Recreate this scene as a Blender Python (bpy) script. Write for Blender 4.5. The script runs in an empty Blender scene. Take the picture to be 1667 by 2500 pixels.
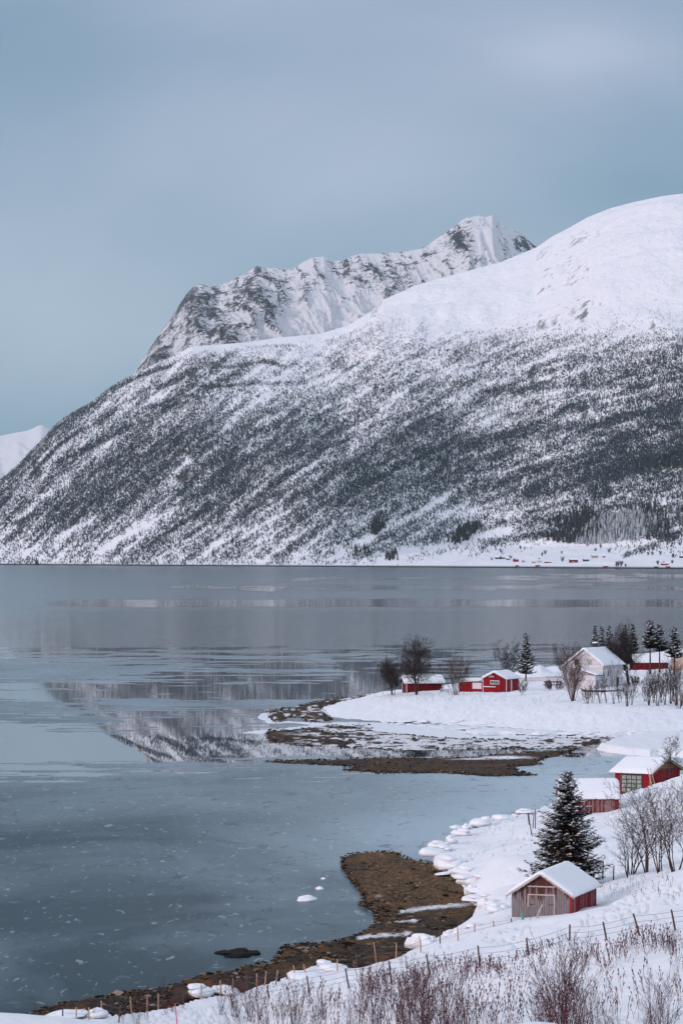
import bpy, bmesh, math, random
import numpy as np
from mathutils import Vector, Matrix
random.seed(7)
RNG = np.random.default_rng(7)
C = bpy.context.scene.collection
S = bpy.context.scene

# ------------------------------------------------------------------ camera
F, HZ, CX, CH = 8000.0, 1338.0, 833.5, 34.0      # focal length and horizon in photo pixels, camera height (m)
cam_d = bpy.data.cameras.new('camera')
cam = bpy.data.objects.new('camera', cam_d); C.objects.link(cam)
cam_d.sensor_fit = 'VERTICAL'; cam_d.sensor_height = 36.0; cam_d.sensor_width = 24.0
cam_d.lens = 36.0 * F / 2500.0
cam_d.shift_y = (HZ - 1250.0) / 2500.0
cam_d.clip_start = 0.5; cam_d.clip_end = 120000
cam.location = (0, 0, CH); cam.rotation_euler = (math.radians(90), 0, 0)
S.camera = cam

# ------------------------------------------------------------------ view transform
S.view_settings.view_transform = 'Standard'
try: S.view_settings.look = 'None'
except Exception: pass
S.view_settings.exposure = 0.15
S.view_settings.gamma = 1.0
S.cycles.max_bounces = 6; S.cycles.diffuse_bounces = 2; S.cycles.glossy_bounces = 3
S.cycles.volume_bounces = 0; S.cycles.transparent_max_bounces = 6

# ------------------------------------------------------------------ world: overcast sky over a low winter sun
SUN_EL, SUN_AZ = math.radians(14), math.radians(236)          # azimuth measured clockwise from +Y
world = bpy.data.worlds.new('World'); S.world = world; world.use_nodes = True
nt = world.node_tree; nt.nodes.clear()
def N(t, typ, **kw):
    n = t.nodes.new(typ)
    for k, v in kw.items(): setattr(n, k, v)
    return n
def ramp(t, stops, interp='LINEAR'):
    r = N(t, 'ShaderNodeValToRGB'); e = r.color_ramp; e.interpolation = interp
    while len(e.elements) < len(stops): e.elements.new(0.5)
    for el, (p, c) in zip(e.elements, stops):
        el.position = p; el.color = (c, c, c, 1) if isinstance(c, (int, float)) else (*c, 1)
    return r
out = N(nt, 'ShaderNodeOutputWorld'); bg = N(nt, 'ShaderNodeBackground')
sky = N(nt, 'ShaderNodeTexSky'); sky.sky_type = 'NISHITA'; sky.sun_disc = False
sky.sun_elevation = SUN_EL; sky.sun_rotation = SUN_AZ
tc = N(nt, 'ShaderNodeTexCoord'); sep = N(nt, 'ShaderNodeSeparateXYZ')
nt.links.new(tc.outputs['Generated'], sep.inputs[0])
mp = N(nt, 'ShaderNodeMapping'); mp.inputs['Scale'].default_value = (7, 7, 15)
mp.inputs['Rotation'].default_value = (0.0, math.radians(14), 0.0); mp.inputs['Location'].default_value = (3.1, 0.4, 1.2)
nt.links.new(tc.outputs['Generated'], mp.inputs['Vector'])
n1 = N(nt, 'ShaderNodeTexNoise'); n1.inputs['Scale'].default_value = 1.0; n1.inputs['Detail'].default_value = 5
n1.inputs['Roughness'].default_value = 0.45; n1.inputs['Distortion'].default_value = 0.4
nt.links.new(mp.outputs[0], n1.inputs['Vector'])
def wm(op, a, b=None):
    n = N(nt, 'ShaderNodeMath', operation=op)
    for i, v in enumerate((a, b)):
        if v is None: continue
        if isinstance(v, (int, float)): n.inputs[i].default_value = v
        else: nt.links.new(v, n.inputs[i])
    return n.outputs[0]
ay = wm('MAXIMUM', wm('ABSOLUTE', sep.outputs['Y']), 0.05); rx = wm('DIVIDE', sep.outputs['X'], ay); rz = wm('DIVIDE', sep.outputs['Z'], ay)
val = wm('MULTIPLY', wm('SUBTRACT', n1.outputs[0], 0.5), 0.9)
# broad cloud masses: (azimuth, height, spread, spread, strength)
for bx, bz, sx, sz, am in [(-0.085, 0.078, 0.055, 0.030, 0.34), (0.0, 0.115, 0.062, 0.024, 0.26), (0.10, 0.105, 0.035, 0.022, -0.34), (-0.10, 0.160, 0.05, 0.026, -0.26), (0.068, 0.150, 0.028, 0.010, 0.34), (-0.02, 0.135, 0.05, 0.012, 0.12), (0.05, 0.015, 0.3, 0.034, -0.50), (0.03, 0.10, 0.035, 0.014, -0.12), (-0.06, 0.128, 0.04, 0.014, 0.05)]:
    gx = wm('DIVIDE', wm('SUBTRACT', rx, bx), sx); gz_ = wm('DIVIDE', wm('SUBTRACT', rz, bz), sz)
    e_ = wm('EXPONENT', wm('MULTIPLY', wm('ADD', wm('MULTIPLY', gx, gx), wm('MULTIPLY', gz_, gz_)), -1.0))
    val = wm('ADD', val, wm('MULTIPLY', e_, am))
val = wm('ADD', val, 0.5)
cl = ramp(nt, [(0.05, (0.185, 0.320, 0.435)), (0.35, (0.245, 0.375, 0.500)), (0.60, (0.335, 0.445, 0.570)), (0.95, (0.45, 0.555, 0.675))])
nt.links.new(val, cl.inputs[0])
# an overcast sky is brightest overhead
up = N(nt, 'ShaderNodeMapRange', interpolation_type='SMOOTHSTEP')
up.inputs[1].default_value = 0.25; up.inputs[2].default_value = 0.75; up.inputs[3].default_value = 0.0; up.inputs[4].default_value = 1.0
nt.links.new(sep.outputs['Z'], up.inputs[0])
mul = N(nt, 'ShaderNodeMix', data_type='RGBA'); nt.links.new(up.outputs[0], mul.inputs[0]); nt.links.new(cl.outputs[0], mul.inputs[6]); mul.inputs[7].default_value = (0.74, 0.80, 0.92, 1)
tint = N(nt, 'ShaderNodeMapRange'); nt.links.new(rz, tint.inputs[0]); tint.inputs[1].default_value = 0.06; tint.inputs[2].default_value = 0.15
tm = N(nt, 'ShaderNodeMix', data_type='RGBA', blend_type='MULTIPLY'); nt.links.new(tint.outputs[0], tm.inputs[0]); nt.links.new(cl.outputs[0], tm.inputs[6]); tm.inputs[7].default_value = (1.03, 0.955, 0.985, 1); nt.links.new(tm.outputs[2], mul.inputs[6])
ms = N(nt, 'ShaderNodeMix', data_type='RGBA'); ms.inputs[0].default_value = 0.08
sk = N(nt, 'ShaderNodeMix', data_type='RGBA', blend_type='MULTIPLY'); sk.inputs[0].default_value = 1
nt.links.new(sky.outputs[0], sk.inputs[6]); sk.inputs[7].default_value = (0.1, 0.1, 0.1, 1)
nt.links.new(mul.outputs[2], ms.inputs[6]); nt.links.new(sk.outputs[2], ms.inputs[7])
nt.links.new(ms.outputs[2], bg.inputs[0]); bg.inputs[1].default_value = 1.0
nt.links.new(bg.outputs[0], out.inputs[0])

sun_d = bpy.data.lights.new('sun', 'SUN'); sun_d.energy = 1.7; sun_d.angle = math.radians(16); sun_d.color = (1.0, 0.80, 0.78)
sun = bpy.data.objects.new('sun', sun_d); C.objects.link(sun)
sd = Vector((math.sin(SUN_AZ) * math.cos(SUN_EL), math.cos(SUN_AZ) * math.cos(SUN_EL), math.sin(SUN_EL)))
sun.rotation_euler = sd.to_track_quat('Z', 'Y').to_euler(); sun.location = sd * 200

# ------------------------------------------------------------------ helpers
def tag(o, label=None, cat=None, group=None, kind=None):
    if label: o['label'] = label
    if cat: o['category'] = cat
    if group: o['group'] = group
    if kind: o['kind'] = kind
    return o
def P(px, py, d):                        # photo pixel + distance -> world
    return ((px - CX) / F * d, d, CH + (HZ - py) / F * d)
def G(px, py, z=0.0):                    # photo pixel on the level z -> world
    d = (CH - z) * F / (py - HZ)
    return ((px - CX) / F * d, d, z)
def GA(pts, z=0.0):
    a = np.array(pts, float); d = (CH - z) * F / (a[:, 1] - HZ)
    return np.stack([(a[:, 0] - CX) / F * d, d], 1)

def _h(ix, iy, s):
    v = (ix.astype(np.int64) * 374761393 + iy.astype(np.int64) * 668265263 + s * 974634777) & 0xffffffff
    v = ((v ^ (v >> 13)) * 1274126177) & 0xffffffff
    return ((v ^ (v >> 16)) & 0xffff) / 65535.0
def vnoise(x, y, s=0):
    x = np.asarray(x, float); y = np.asarray(y, float)
    ix = np.floor(x); iy = np.floor(y); fx = x - ix; fy = y - iy
    fx = fx * fx * fx * (fx * (fx * 6 - 15) + 10); fy = fy * fy * fy * (fy * (fy * 6 - 15) + 10)
    a = _h(ix, iy, s); b = _h(ix + 1, iy, s); c = _h(ix, iy + 1, s); d = _h(ix + 1, iy + 1, s)
    return (a + (b - a) * fx) * (1 - fy) + (c + (d - c) * fx) * fy
def fbm(x, y, o=4, s=0, g=0.5):
    t = 0; a = 1; n = 0
    for i in range(o):
        t = t + a * vnoise(x * 2 ** i + 17.3 * i, y * 2 ** i + 9.1 * i, s + i); n += a; a *= g
    return t / n                         # 0..1
def ridged(x, y, o=4, s=0, g=0.55):
    t = 0; a = 1; n = 0
    for i in range(o):
        v = 1 - np.abs(2 * vnoise(x * 2 ** i + 7.7 * i, y * 2 ** i + 3.3 * i, s + i) - 1); t = t + a * v * v; n += a; a *= g
    return t / n
def sstep(a, b, x):
    t = np.clip((x - a) / (b - a), 0, 1); return t * t * (3 - 2 * t)
def sdf(poly, X, Y):                     # signed distance to a closed polygon, positive inside
    x = X.ravel(); y = Y.ravel(); best = np.full(x.shape, 1e18); ins = np.zeros(x.shape, bool)
    n = len(poly)
    for i in range(n):
        ax, ay = poly[i]; bx, by = poly[(i + 1) % n]; ex, ey = bx - ax, by - ay
        t = np.clip(((x - ax) * ex + (y - ay) * ey) / (ex * ex + ey * ey + 1e-12), 0, 1)
        best = np.minimum(best, (x - ax - t * ex) ** 2 + (y - ay - t * ey) ** 2)
        c = (ay > y) != (by > y)
        ins ^= c & (x < ex * (y - ay) / (ey if abs(ey) > 1e-12 else 1e-12) + ax)
    return (np.sqrt(best) * np.where(ins, 1, -1)).reshape(X.shape)
def tps(pts, smooth=0.0):
    p = np.array(pts, float); xy = p[:, :2] / 50.0; n = len(p)
    def U(r2): return 0.5 * r2 * np.log(r2 + 1e-12)
    K = U(((xy[:, None] - xy[None]) ** 2).sum(2)) + np.eye(n) * smooth
    Q = np.hstack([np.ones((n, 1)), xy]); A = np.zeros((n + 3, n + 3)); A[:n, :n] = K; A[:n, n:] = Q; A[n:, :n] = Q.T
    w = np.linalg.solve(A, np.concatenate([p[:, 2], np.zeros(3)]))
    def f(X, Y):
        x = np.asarray(X, float).ravel() / 50; y = np.asarray(Y, float).ravel() / 50; r = w[n] + w[n + 1] * x + w[n + 2] * y
        for i in range(n): r = r + w[i] * U((x - xy[i, 0]) ** 2 + (y - xy[i, 1]) ** 2)
        return r.reshape(np.shape(X))
    return f

def mesh_np(name, V, Fc, mat, parent=None, attrs=None, smooth=True, midx=None):
    V = np.asarray(V, np.float32); Fc = np.asarray(Fc, np.int32); k = Fc.shape[1]
    me = bpy.data.meshes.new(name); me.vertices.add(len(V)); me.vertices.foreach_set('co', V.ravel())
    me.loops.add(Fc.size); me.loops.foreach_set('vertex_index', Fc.ravel())
    me.polygons.add(len(Fc)); me.polygons.foreach_set('loop_start', np.arange(0, Fc.size, k, dtype=np.int32))
    try: me.polygons.foreach_set('loop_total', np.full(len(Fc), k, np.int32))
    except Exception: pass
    me.polygons.foreach_set('use_smooth', np.full(len(Fc), smooth))
    me.update(calc_edges=True); me.validate()
    for m in (mat if isinstance(mat, (list, tuple)) else [mat]): me.materials.append(m)
    if midx is not None: me.polygons.foreach_set('material_index', np.asarray(midx, np.int32))
    for k2, v in (attrs or {}).items():
        a = me.attributes.new(k2, 'FLOAT', 'POINT'); a.data.foreach_set('value', np.asarray(v, np.float32).ravel())
    o = bpy.data.objects.new(name, me); C.objects.link(o); o.parent = parent
    return o
def grid_faces(r, c):
    i = np.arange(r * c).reshape(r, c)
    return np.stack([i[:-1, :-1], i[:-1, 1:], i[1:, 1:], i[1:, :-1]], -1).reshape(-1, 4)

# ------------------------------------------------------------------ material helpers
def mat(name):
    m = bpy.data.materials.new(name); m.use_nodes = True; t = m.node_tree
    return m, t, t.nodes['Principled BSDF']
def L(t, a, b): t.links.new(a, b)
def noise(t, scale, detail=4, rough=0.55, vec=None, dist=0.0, dim=None):
    n = N(t, 'ShaderNodeTexNoise'); n.inputs['Scale'].default_value = scale; n.inputs['Detail'].default_value = detail
    n.inputs['Roughness'].default_value = rough; n.inputs['Distortion'].default_value = dist
    if vec is not None: L(t, vec, n.inputs['Vector'])
    return n
def objvec(t, scale=(1, 1, 1), rot=(0, 0, 0)):
    c = N(t, 'ShaderNodeTexCoord'); m = N(t, 'ShaderNodeMapping'); m.inputs['Scale'].default_value = scale; m.inputs['Rotation'].default_value = rot
    L(t, c.outputs['Object'], m.inputs['Vector']); return m.outputs[0]
def math_n(t, op, a, b=None, clamp=False):
    n = N(t, 'ShaderNodeMath', operation=op); n.use_clamp = clamp
    for i, v in enumerate((a, b)):
        if v is None: continue
        if isinstance(v, (int, float)): n.inputs[i].default_value = v
        else: L(t, v, n.inputs[i])
    return n.outputs[0]
def mixc(t, f, a, b, typ='MIX'):
    n = N(t, 'ShaderNodeMix', data_type='RGBA', blend_type=typ)
    for i, v in ((0, f), (6, a), (7, b)):
        if isinstance(v, (int, float)): n.inputs[i].default_value = v
        elif isinstance(v, tuple): n.inputs[i].default_value = (*v, 1)
        else: L(t, v, n.inputs[i])
    return n.outputs[2]
def attr(t, name):
    a = N(t, 'ShaderNodeAttribute'); a.attribute_name = name; return a.outputs['Fac']
def bump(t, b, h, strength=0.5, dist=0.1):
    n = N(t, 'ShaderNodeBump'); n.inputs['Strength'].default_value = strength; n.inputs['Distance'].default_value = dist
    L(t, h, n.inputs['Height']); L(t, n.outputs[0], b.inputs['Normal']); return n
def simple(name, col, rough=0.8, var=0.25, scale=3.0, vscale=(1, 1, 1), bmp=0.0, spec=0.3):
    m, t, b = mat(name); v = objvec(t, vscale)
    n = noise(t, scale, 5, 0.6, v); lo = tuple(c * (1 - var) for c in col); hi = tuple(min(1, c * (1 + var)) for c in col)
    r = ramp(t, [(0.3, lo), (0.7, hi)]); L(t, n.outputs[0], r.inputs[0]); L(t, r.outputs[0], b.inputs['Base Color'])
    b.inputs['Roughness'].default_value = rough; b.inputs['Specular IOR Level'].default_value = spec
    if bmp: bump(t, b, n.outputs[0], bmp, 0.05)
    return m
SNOWC = (0.83, 0.84, 0.90)
def snow_mat(name, s1=0.25, s2=2.5, bstr=0.5, bdist=0.25, col=SNOWC):
    m, t, b = mat(name); v = objvec(t)
    a = noise(t, s1, 5, 0.55, v); c = noise(t, s2, 5, 0.6, v)
    r = ramp(t, [(0.3, tuple(x * 0.95 for x in col)), (0.7, col)]); L(t, a.outputs[0], r.inputs[0]); L(t, r.outputs[0], b.inputs['Base Color'])
    h = math_n(t, 'ADD', a.outputs[0], math_n(t, 'MULTIPLY', c.outputs[0], 0.12))
    b.inputs['Roughness'].default_value = 0.75; b.inputs['Specular IOR Level'].default_value = 0.2
    bump(t, b, h, bstr, bdist); return m

# ------------------------------------------------------------------ far mountains
def shore_py(px): return 1379 + 10.0 * px / 1667
crestA = np.array([(-1400, 1372), (-700, 1368), (-260, 1330), (0, 1175), (32, 1148), (85, 1095), (128, 1047), (160, 1020), (202, 990), (228, 980), (276, 944), (330, 912), (372, 893), (425, 870), (468, 847),
    (595, 838), (680, 826), (786, 815), (850, 796), (903, 762), (935, 733), (1020, 696), (1105, 672), (1222, 641), (1307, 606), (1350, 577), (1382, 561), (1435, 531), (1488, 510), (1541, 496), (1616, 480), (1667, 474), (1900, 455), (2400, 470), (3400, 700)], float)
def depthA(px): return np.interp(px, [-1400, -300, 0, 330, 900, 1300, 1667, 2600, 3400], [7600, 7700, 7900, 8400, 8900, 9000, 8800, 8900, 8600])
def profA(px, t):
    Ds = CH * F / (shore_py(px) - HZ); Dc = depthA(px)
    zc = CH + (HZ - np.interp(px, crestA[:, 0], crestA[:, 1])) / F * Dc
    ap = sstep(700, 1250, px); Lp = 140 + 760 * ap; zp = 4 + 30 * ap
    s = t * (Dc - Ds); t2 = np.clip((s - Lp) / (Dc - Ds - Lp), 0, 1.3)
    lo = 1.2 + 1.6 * sstep(0, 30, s) + zp * np.clip(s / Lp, 0, 1) ** 1.15
    g = t2 + 0.10 * np.sin(np.pi * np.clip(t2, 0, 1))
    z = lo + (zc - zp - 1.2) * g
    d = Ds + s
    X = (px - CX) / F * d
    k = sstep(0.02, 0.2, t2)
    top = sstep(1000, 1300, px) * sstep(0.45, 0.7, t2)
    dome_ = (fbm(X / 420, d / 700, 5, 7, 0.55) - 0.5) * 34
    fade = 1 - sstep(0.85, 1.0, t2) * (1 - sstep(400, 300, px) * 0.6)
    br = fbm(px / 420.0 + 3, t2 * 9.0, 4, 11) - 0.5                # terraces that follow the slope
    z = z + k * fade * (dome_ * top + br * 46 + (fbm(X / 260, d / 520, 5, 3) - 0.5) * 46 * (1 - 0.55 * top) + (fbm(X / 45, d / 110, 3, 5) - 0.5) * 13 * (1 - 0.75 * top))
    return X, d, z
pxs = np.concatenate([np.arange(-1400, -60, 20), np.arange(-60, 1730, 2.6), np.arange(1730, 3400, 20)])
ts = np.concatenate([np.linspace(0, 0.12, 60, endpoint=False), np.linspace(0.12, 1, 330)])
PX, TT = np.meshgrid(pxs, ts)
X, D, Z = profA(PX, TT)
# snow crest fades behind, and a skirt goes below the water
b1 = np.stack([X[0], D[0] - 25, np.full(X.shape[1], -3.0)], -1)[None]
b0 = np.stack([X[0], D[0] - 1, np.full(X.shape[1], 0.9)], -1)[None]
bk = np.stack([X[-1] * 1.10, D[-1] * 1.10, Z[-1] * 0.97 - 10], -1)[None]
bk2 = np.stack([X[-1] * 1.5, D[-1] * 1.5, Z[-1] * 0.2 - 50], -1)[None]
V = np.concatenate([b1, b0, np.stack([X, D, Z], -1), bk, bk2], 0)
nr, nc = V.shape[:2]
# how wooded each spot is (0..1), surveyed by hand
DX = [-300, 0, 200, 400, 600, 800, 1000, 1200, 1400, 1667]
DYv = [650, 720, 770, 800, 830, 860, 900, 960, 1020, 1100, 1200, 1260, 1300, 1335, 1375, 1390]
DG = np.array([[.0, .0, .0, .0, .0, .0, .0, .0, .0, .0], [0, 0, 0, 0, 0, 0, .01, .02, .03, .05], [0, 0, 0, 0, .05, .09, .09, .10, .10, .12], [0, 0, 0, 0, .30, .36, .26, .20, .18, .22],
    [0, 0, 0, .2, .55, .5, .45, .5, .62, .6], [.5, .5, .5, .72, .6, .5, .52, .6, .68, .66], [.8, .8, .8, .78, .6, .5, .52, .55, .55, .58], [.9, .9, .86, .64, .52, .58, .6, .56, .52, .6], [.9, .9, .8, .6, .66, .7, .64, .6, .66, .85],
    [.85, .85, .66, .76, .76, .78, .7, .66, .82, .88], [.75, .75, .76, .82, .82, .76, .66, .72, .72, .76], [.6, .62, .75, .62, .6, .64, .55, .34, .62, .6], [.4, .45, .55, .36, .42, .5, .6, .5, .3, .5], [.4, .4, .42, .4, .42, .48, .34, .2, .05, .18], [.35, .35, .36, .35, .36, .25, .05, .0, .0, .02], [.3, .3, .3, .3, .25, .1, 0, 0, 0, 0]])
def survey(px, py):
    gx = np.interp(px, DX, np.arange(len(DX))); gy = np.interp(py, DYv, np.arange(len(DYv)))
    ix = np.clip(gx.astype(int), 0, len(DX) - 2); iy = np.clip(gy.astype(int), 0, len(DYv) - 2); fx = gx - ix; fy = gy - iy
    return (DG[iy, ix] * (1 - fx) + DG[iy, ix + 1] * fx) * (1 - fy) + (DG[iy + 1, ix] * (1 - fx) + DG[iy + 1, ix + 1] * fx) * fy
def woods(px, py, t):
    m = survey(px, py)
    s_ = py + 1.0 * px - 0.00026 * px * px                              # bedding runs up to the right
    n = fbm(px / 210.0 + s_ / 300, s_ / 60.0, 3, 21) * 0.30 + fbm(px / 55.0 + s_ / 70, s_ / 11.0, 4, 31, 0.65) * 0.50 + fbm(px / 7.0, py / 11.0, 2, 33) * 0.20
    n = (n - 0.5) * 3.9
    crestline = np.interp(px, crestA[:, 0], crestA[:, 1]); dep = py - crestline       # dark ledges that follow the left crest
    led = np.exp(-((np.mod(dep * 0.72 + 14 * fbm(px / 70.0, py / 90.0, 2, 5), 34) - 17) / 4.5) ** 2) * sstep(900, 620, px) * sstep(150, 70, dep) * sstep(.3, .62, fbm(px / 45.0, dep / 16.0, 3, 15))
    n = n + led * 1.7 - 0.25 * sstep(900, 620, px) * sstep(170, 90, dep)
    m = m * 0.95 - 0.03 + n * 0.56 * np.minimum(1, m * 3.0)
    wob_ = 10 * (fbm(px / 30.0, py / 30.0, 3, 35) - 0.5)
    for (x0, y0, x1, y1, w, am) in [(815, 1362, 1085, 1222, 9, -.8), (930, 1368, 1240, 1296, 9, -.7), (250, 1345, 425, 1245, 8, -.6), (560, 1255, 645, 1185, 9, -.6), (780, 1005, 905, 955, 7, -.5), (405, 1195, 455, 1125, 14, -.6), (1180, 1332, 1330, 1302, 11, .45), (1525, 1360, 1650, 1312, 6, .8), (1600, 1345, 1660, 1325, 4, .4), (60, 1355, 235, 1265, 8, -.6), (330, 1005, 455, 925, 6, -.7), (110, 1215, 275, 1080, 7, -.5),
        (1040, 1240, 1140, 1180, 8, -.5), (690, 1200, 770, 1130, 9, -.5), (1240, 1150, 1420, 1090, 7, -.5), (300, 1372, 520, 1235, 6, .5), (150, 1130, 640, 880, 7, .5), (1080, 1095, 1667, 995, 12, .35), (1440, 1170, 1700, 1095, 24, .5), (1180, 960, 1667, 905, 8, .25), (480, 1215, 900, 1010, 16, .3)]:
        ex, ey = x1 - x0, y1 - y0; l2 = ex * ex + ey * ey; tq = np.clip(((px - x0) * ex + (py - y0) * ey) / l2, 0, 1); dq = np.hypot(px - x0 - tq * ex, py - y0 - tq * ey) + wob_
        m = m + am * 0.62 * np.exp(-(dq / w) ** 2)
    m = m * (1 - sstep(390, 450, px) * sstep(930, 840, px) * (1 - sstep(6, 34, dep + wob_)) * 0.95)
    return np.clip(m, 0, 1)
PYg = HZ - (Z - CH) / D * F
dens = woods(PX, PYg, TT)
pad = lambda a, v: np.concatenate([np.full((2, nc), v[0]), a, np.full((2, nc), v[1])], 0)
wood_attr = pad(dens, (0, 0)); shore_attr = pad(np.clip(1.3 - (Z - 0.5) / 2.6, 0, 1) * (TT < 0.02), (1, 0))
m, t, b = mat('mountain snow and scrub')
v = objvec(t); nz = noise(t, 0.05, 6, 0.7, v); nf = noise(t, 0.16, 4, 0.7, objvec(t, (1, 1, 0.35)))
w_ = attr(t, 'wood'); sh_ = attr(t, 'shore')
thr = math_n(t, 'ADD', math_n(t, 'MULTIPLY', nf.outputs[0], 0.9), math_n(t, 'MULTIPLY', nz.outputs[0], 0.5))
dk = math_n(t, 'SUBTRACT', math_n(t, 'MULTIPLY', w_, 1.0), thr)
dk = N(t, 'ShaderNodeMapRange'); L(t, math_n(t, 'SUBTRACT', math_n(t, 'ADD', math_n(t, 'MULTIPLY', w_, 0.72), 0.12), thr), dk.inputs[0])
dk.inputs[1].default_value = -0.05; dk.inputs[2].default_value = 0.13; dk.inputs[3].default_value = 0; dk.inputs[4].default_value = 0.42
snow = ramp(t, [(0.3, (0.80, 0.81, 0.88)), (0.7, (0.86, 0.86, 0.91))]); L(t, nz.outputs[0], snow.inputs[0])
# rocks poke out where the face is steep
geo = N(t, 'ShaderNodeNewGeometry'); sp = N(t, 'ShaderNodeSeparateXYZ'); L(t, geo.outputs['Normal'], sp.inputs[0])
c1 = mixc(t, dk.outputs[0], snow.outputs[0], (0.060, 0.068, 0.075))
rk = N(t, 'ShaderNodeMapRange'); L(t, math_n(t, 'ADD', sp.outputs['Z'], math_n(t, 'MULTIPLY', nz.outputs[0], 0.5)), rk.inputs[0])
rk.inputs[1].default_value = 1.02; rk.inputs[2].default_value = 0.94; rk.inputs[3].default_value = 0; rk.inputs[4].default_value = 1
c2 = mixc(t, math_n(t, 'MULTIPLY', rk.outputs[0], 0.8), c1, (0.05, 0.055, 0.06))
c3 = mixc(t, sh_, c2, (0.02, 0.022, 0.025)); L(t, c3, b.inputs['Base Color']); b.inputs['Roughness'].default_value = 0.85
b.inputs['Specular IOR Level'].default_value = 0.1; nl = noise(t, 0.006, 7, 0.6, objvec(t, (1, 0.6, 1))); bump(t, b, math_n(t, 'ADD', nl.outputs[0], math_n(t, 'MULTIPLY', nz.outputs[0], 0.10)), 1.0, 42.0)
MT_A = m
ob = mesh_np('mountain', V.reshape(-1, 3), grid_faces(nr, nc)[:, ::-1], MT_A, attrs={'wood': wood_attr, 'shore': shore_attr})
tag(ob, kind='structure')

# rocky ridge behind
m, t, b = mat('alpine rock and snow')
v = objvec(t); geo = N(t, 'ShaderNodeNewGeometry'); sp = N(t, 'ShaderNodeSeparateXYZ'); L(t, geo.outputs['Normal'], sp.inputs[0])
na = noise(t, 0.024, 8, 0.74, objvec(t, (1, 1, 1.6), (0, math.radians(25), 0))); nb = noise(t, 0.095, 6, 0.78, objvec(t, (1, 1, 0.8), (0, math.radians(35), 0)))
q = math_n(t, 'ADD', math_n(t, 'MULTIPLY', attr(t, 'rock'), 1.0), math_n(t, 'ADD', math_n(t, 'MULTIPLY', na.outputs[0], 2.0), math_n(t, 'MULTIPLY', nb.outputs[0], 2.1)))
mr = N(t, 'ShaderNodeMapRange'); L(t, q, mr.inputs[0]); mr.inputs[1].default_value = 2.69; mr.inputs[2].default_value = 2.80
c1 = mixc(t, mr.outputs[0], (0.84, 0.85, 0.91), ramp(t, [(0, (0.022, 0.034, 0.044)), (1, (0.10, 0.12, 0.14))]).outputs[0])
L(t, c1, b.inputs['Base Color']); b.inputs['Roughness'].default_value = 0.85; b.inputs['Specular IOR Level'].default_value = 0.1
bump(t, b, math_n(t, 'ADD', na.outputs[0], math_n(t, 'MULTIPLY', nb.outputs[0], 0.3)), 0.8, 25.0)
MT_B = m
def ridge(name, crest, dist, depth, foot_py, amp, rockf, step=2.2, rows=230, seed=0):
    cr = np.array(crest, float); pxs = np.arange(cr[0, 0], cr[-1, 0], step); tt = np.linspace(0, 1, rows)
    PX, T = np.meshgrid(pxs, tt)
    yc = np.interp(PX, cr[:, 0], cr[:, 1]); Dc = np.interp(PX, [cr[0, 0], cr[-1, 0]], dist)
    Df = Dc - depth; d = Df + T * (Dc - Df)
    zc = CH + (HZ - yc) / F * Dc; zf = CH + (HZ - np.maximum(foot_py, yc + 70)) / F * Df
    X = (PX - CX) / F * d
    g = T ** 1.1
    z = zf + (zc - zf) * g
    wx = PX + T * 180 + 40 * fbm(PX / 60, T * 5, 3, seed + 9)       # couloirs run down to the right
    rd = ridged(wx / 95.0, T * 1.3 + 5, 5, seed + 1) - 0.5; r2 = ridged(wx / 30.0 + fbm(PX / 30, T * 9, 3, seed + 8), T * 6 + 2, 4, seed + 2) - 0.5
    env = np.sin(np.pi * np.clip(T, 0, 1) ** 0.8) ** 0.7
    z = z + amp * env * (rd * 1.0 + r2 * 0.6) + (fbm(X / 60, d / 100, 4, seed + 4) - 0.5) * amp * 0.18 * (0.3 + env)
    rk = rockf(PX, HZ - (z - CH) / d * F, T) + (rd * 0.35 + r2 * 0.75)
    bk = np.stack([X[-1] * 1.06, d[-1] * 1.06, z[-1] * 0.93], -1)[None]; bk2 = np.stack([X[-1] * 1.3, d[-1] * 1.3, z[-1] * 0.1], -1)[None]
    V = np.concatenate([np.stack([X, d, z], -1), bk, bk2], 0); rk = np.concatenate([rk, np.zeros((2, len(pxs)))], 0)
    o = mesh_np(name, V.reshape(-1, 3), grid_faces(V.shape[0], V.shape[1])[:, ::-1], MT_B, attrs={'rock': rk}); tag(o, kind='structure'); return o
crestB = [(150, 1080), (260, 985), (300, 945), (330, 908), (367, 850), (395, 808), (425, 765), (452, 722), (478, 694), (492, 693), (512, 700), (531, 698), (555, 690), (574, 680), (600, 666), (627, 649), (650, 655), (668, 654), (700, 658), (723, 652), (745, 636), (765, 627), (790, 626), (815, 636), (840, 635), (862, 624), (882, 620), (915, 619), (957, 616), (990, 615), (1020, 608), (1045, 598), (1063, 585), (1095, 562), (1127, 537), (1148, 528), (1169, 526), (1185, 529), (1201, 525), (1222, 545), (1250, 560), (1276, 573), (1295, 592), (1308, 602), (1330, 590), (1350, 576), (1362, 584), (1400, 600), (1700, 700)]
def rockB(px, py, T):
    peak = np.exp(-((px - 1120) / 45) ** 2 - ((py - 592) / 26) ** 2) * 0.35 + np.exp(-((px - 1280) / 40) ** 2 - ((py - 592) / 18) ** 2) * 0.2
    face = np.exp(-((px - 640) / 70) ** 2 - ((py - 700) / 55) ** 2) * 0.22 + np.exp(-((px - 860) / 60) ** 2 - ((py - 665) / 30) ** 2) * 0.2
    west = sstep(620, 480, px) * 0.10
    plain = -np.exp(-((px - 1190) / 38) ** 2 - ((py - 585) / 50) ** 2) * 0.6 - np.exp(-((px - 870) / 120) ** 2 - ((py - 770) / 45) ** 2) * 0.35 - sstep(770, 830, py) * sstep(560, 700, px) * 0.3
    return 0.62 + peak + face + west + plain
ridge('rocky_mountain', crestB, (12400, 12900), 2400, 1000, 80, rockB)
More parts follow.
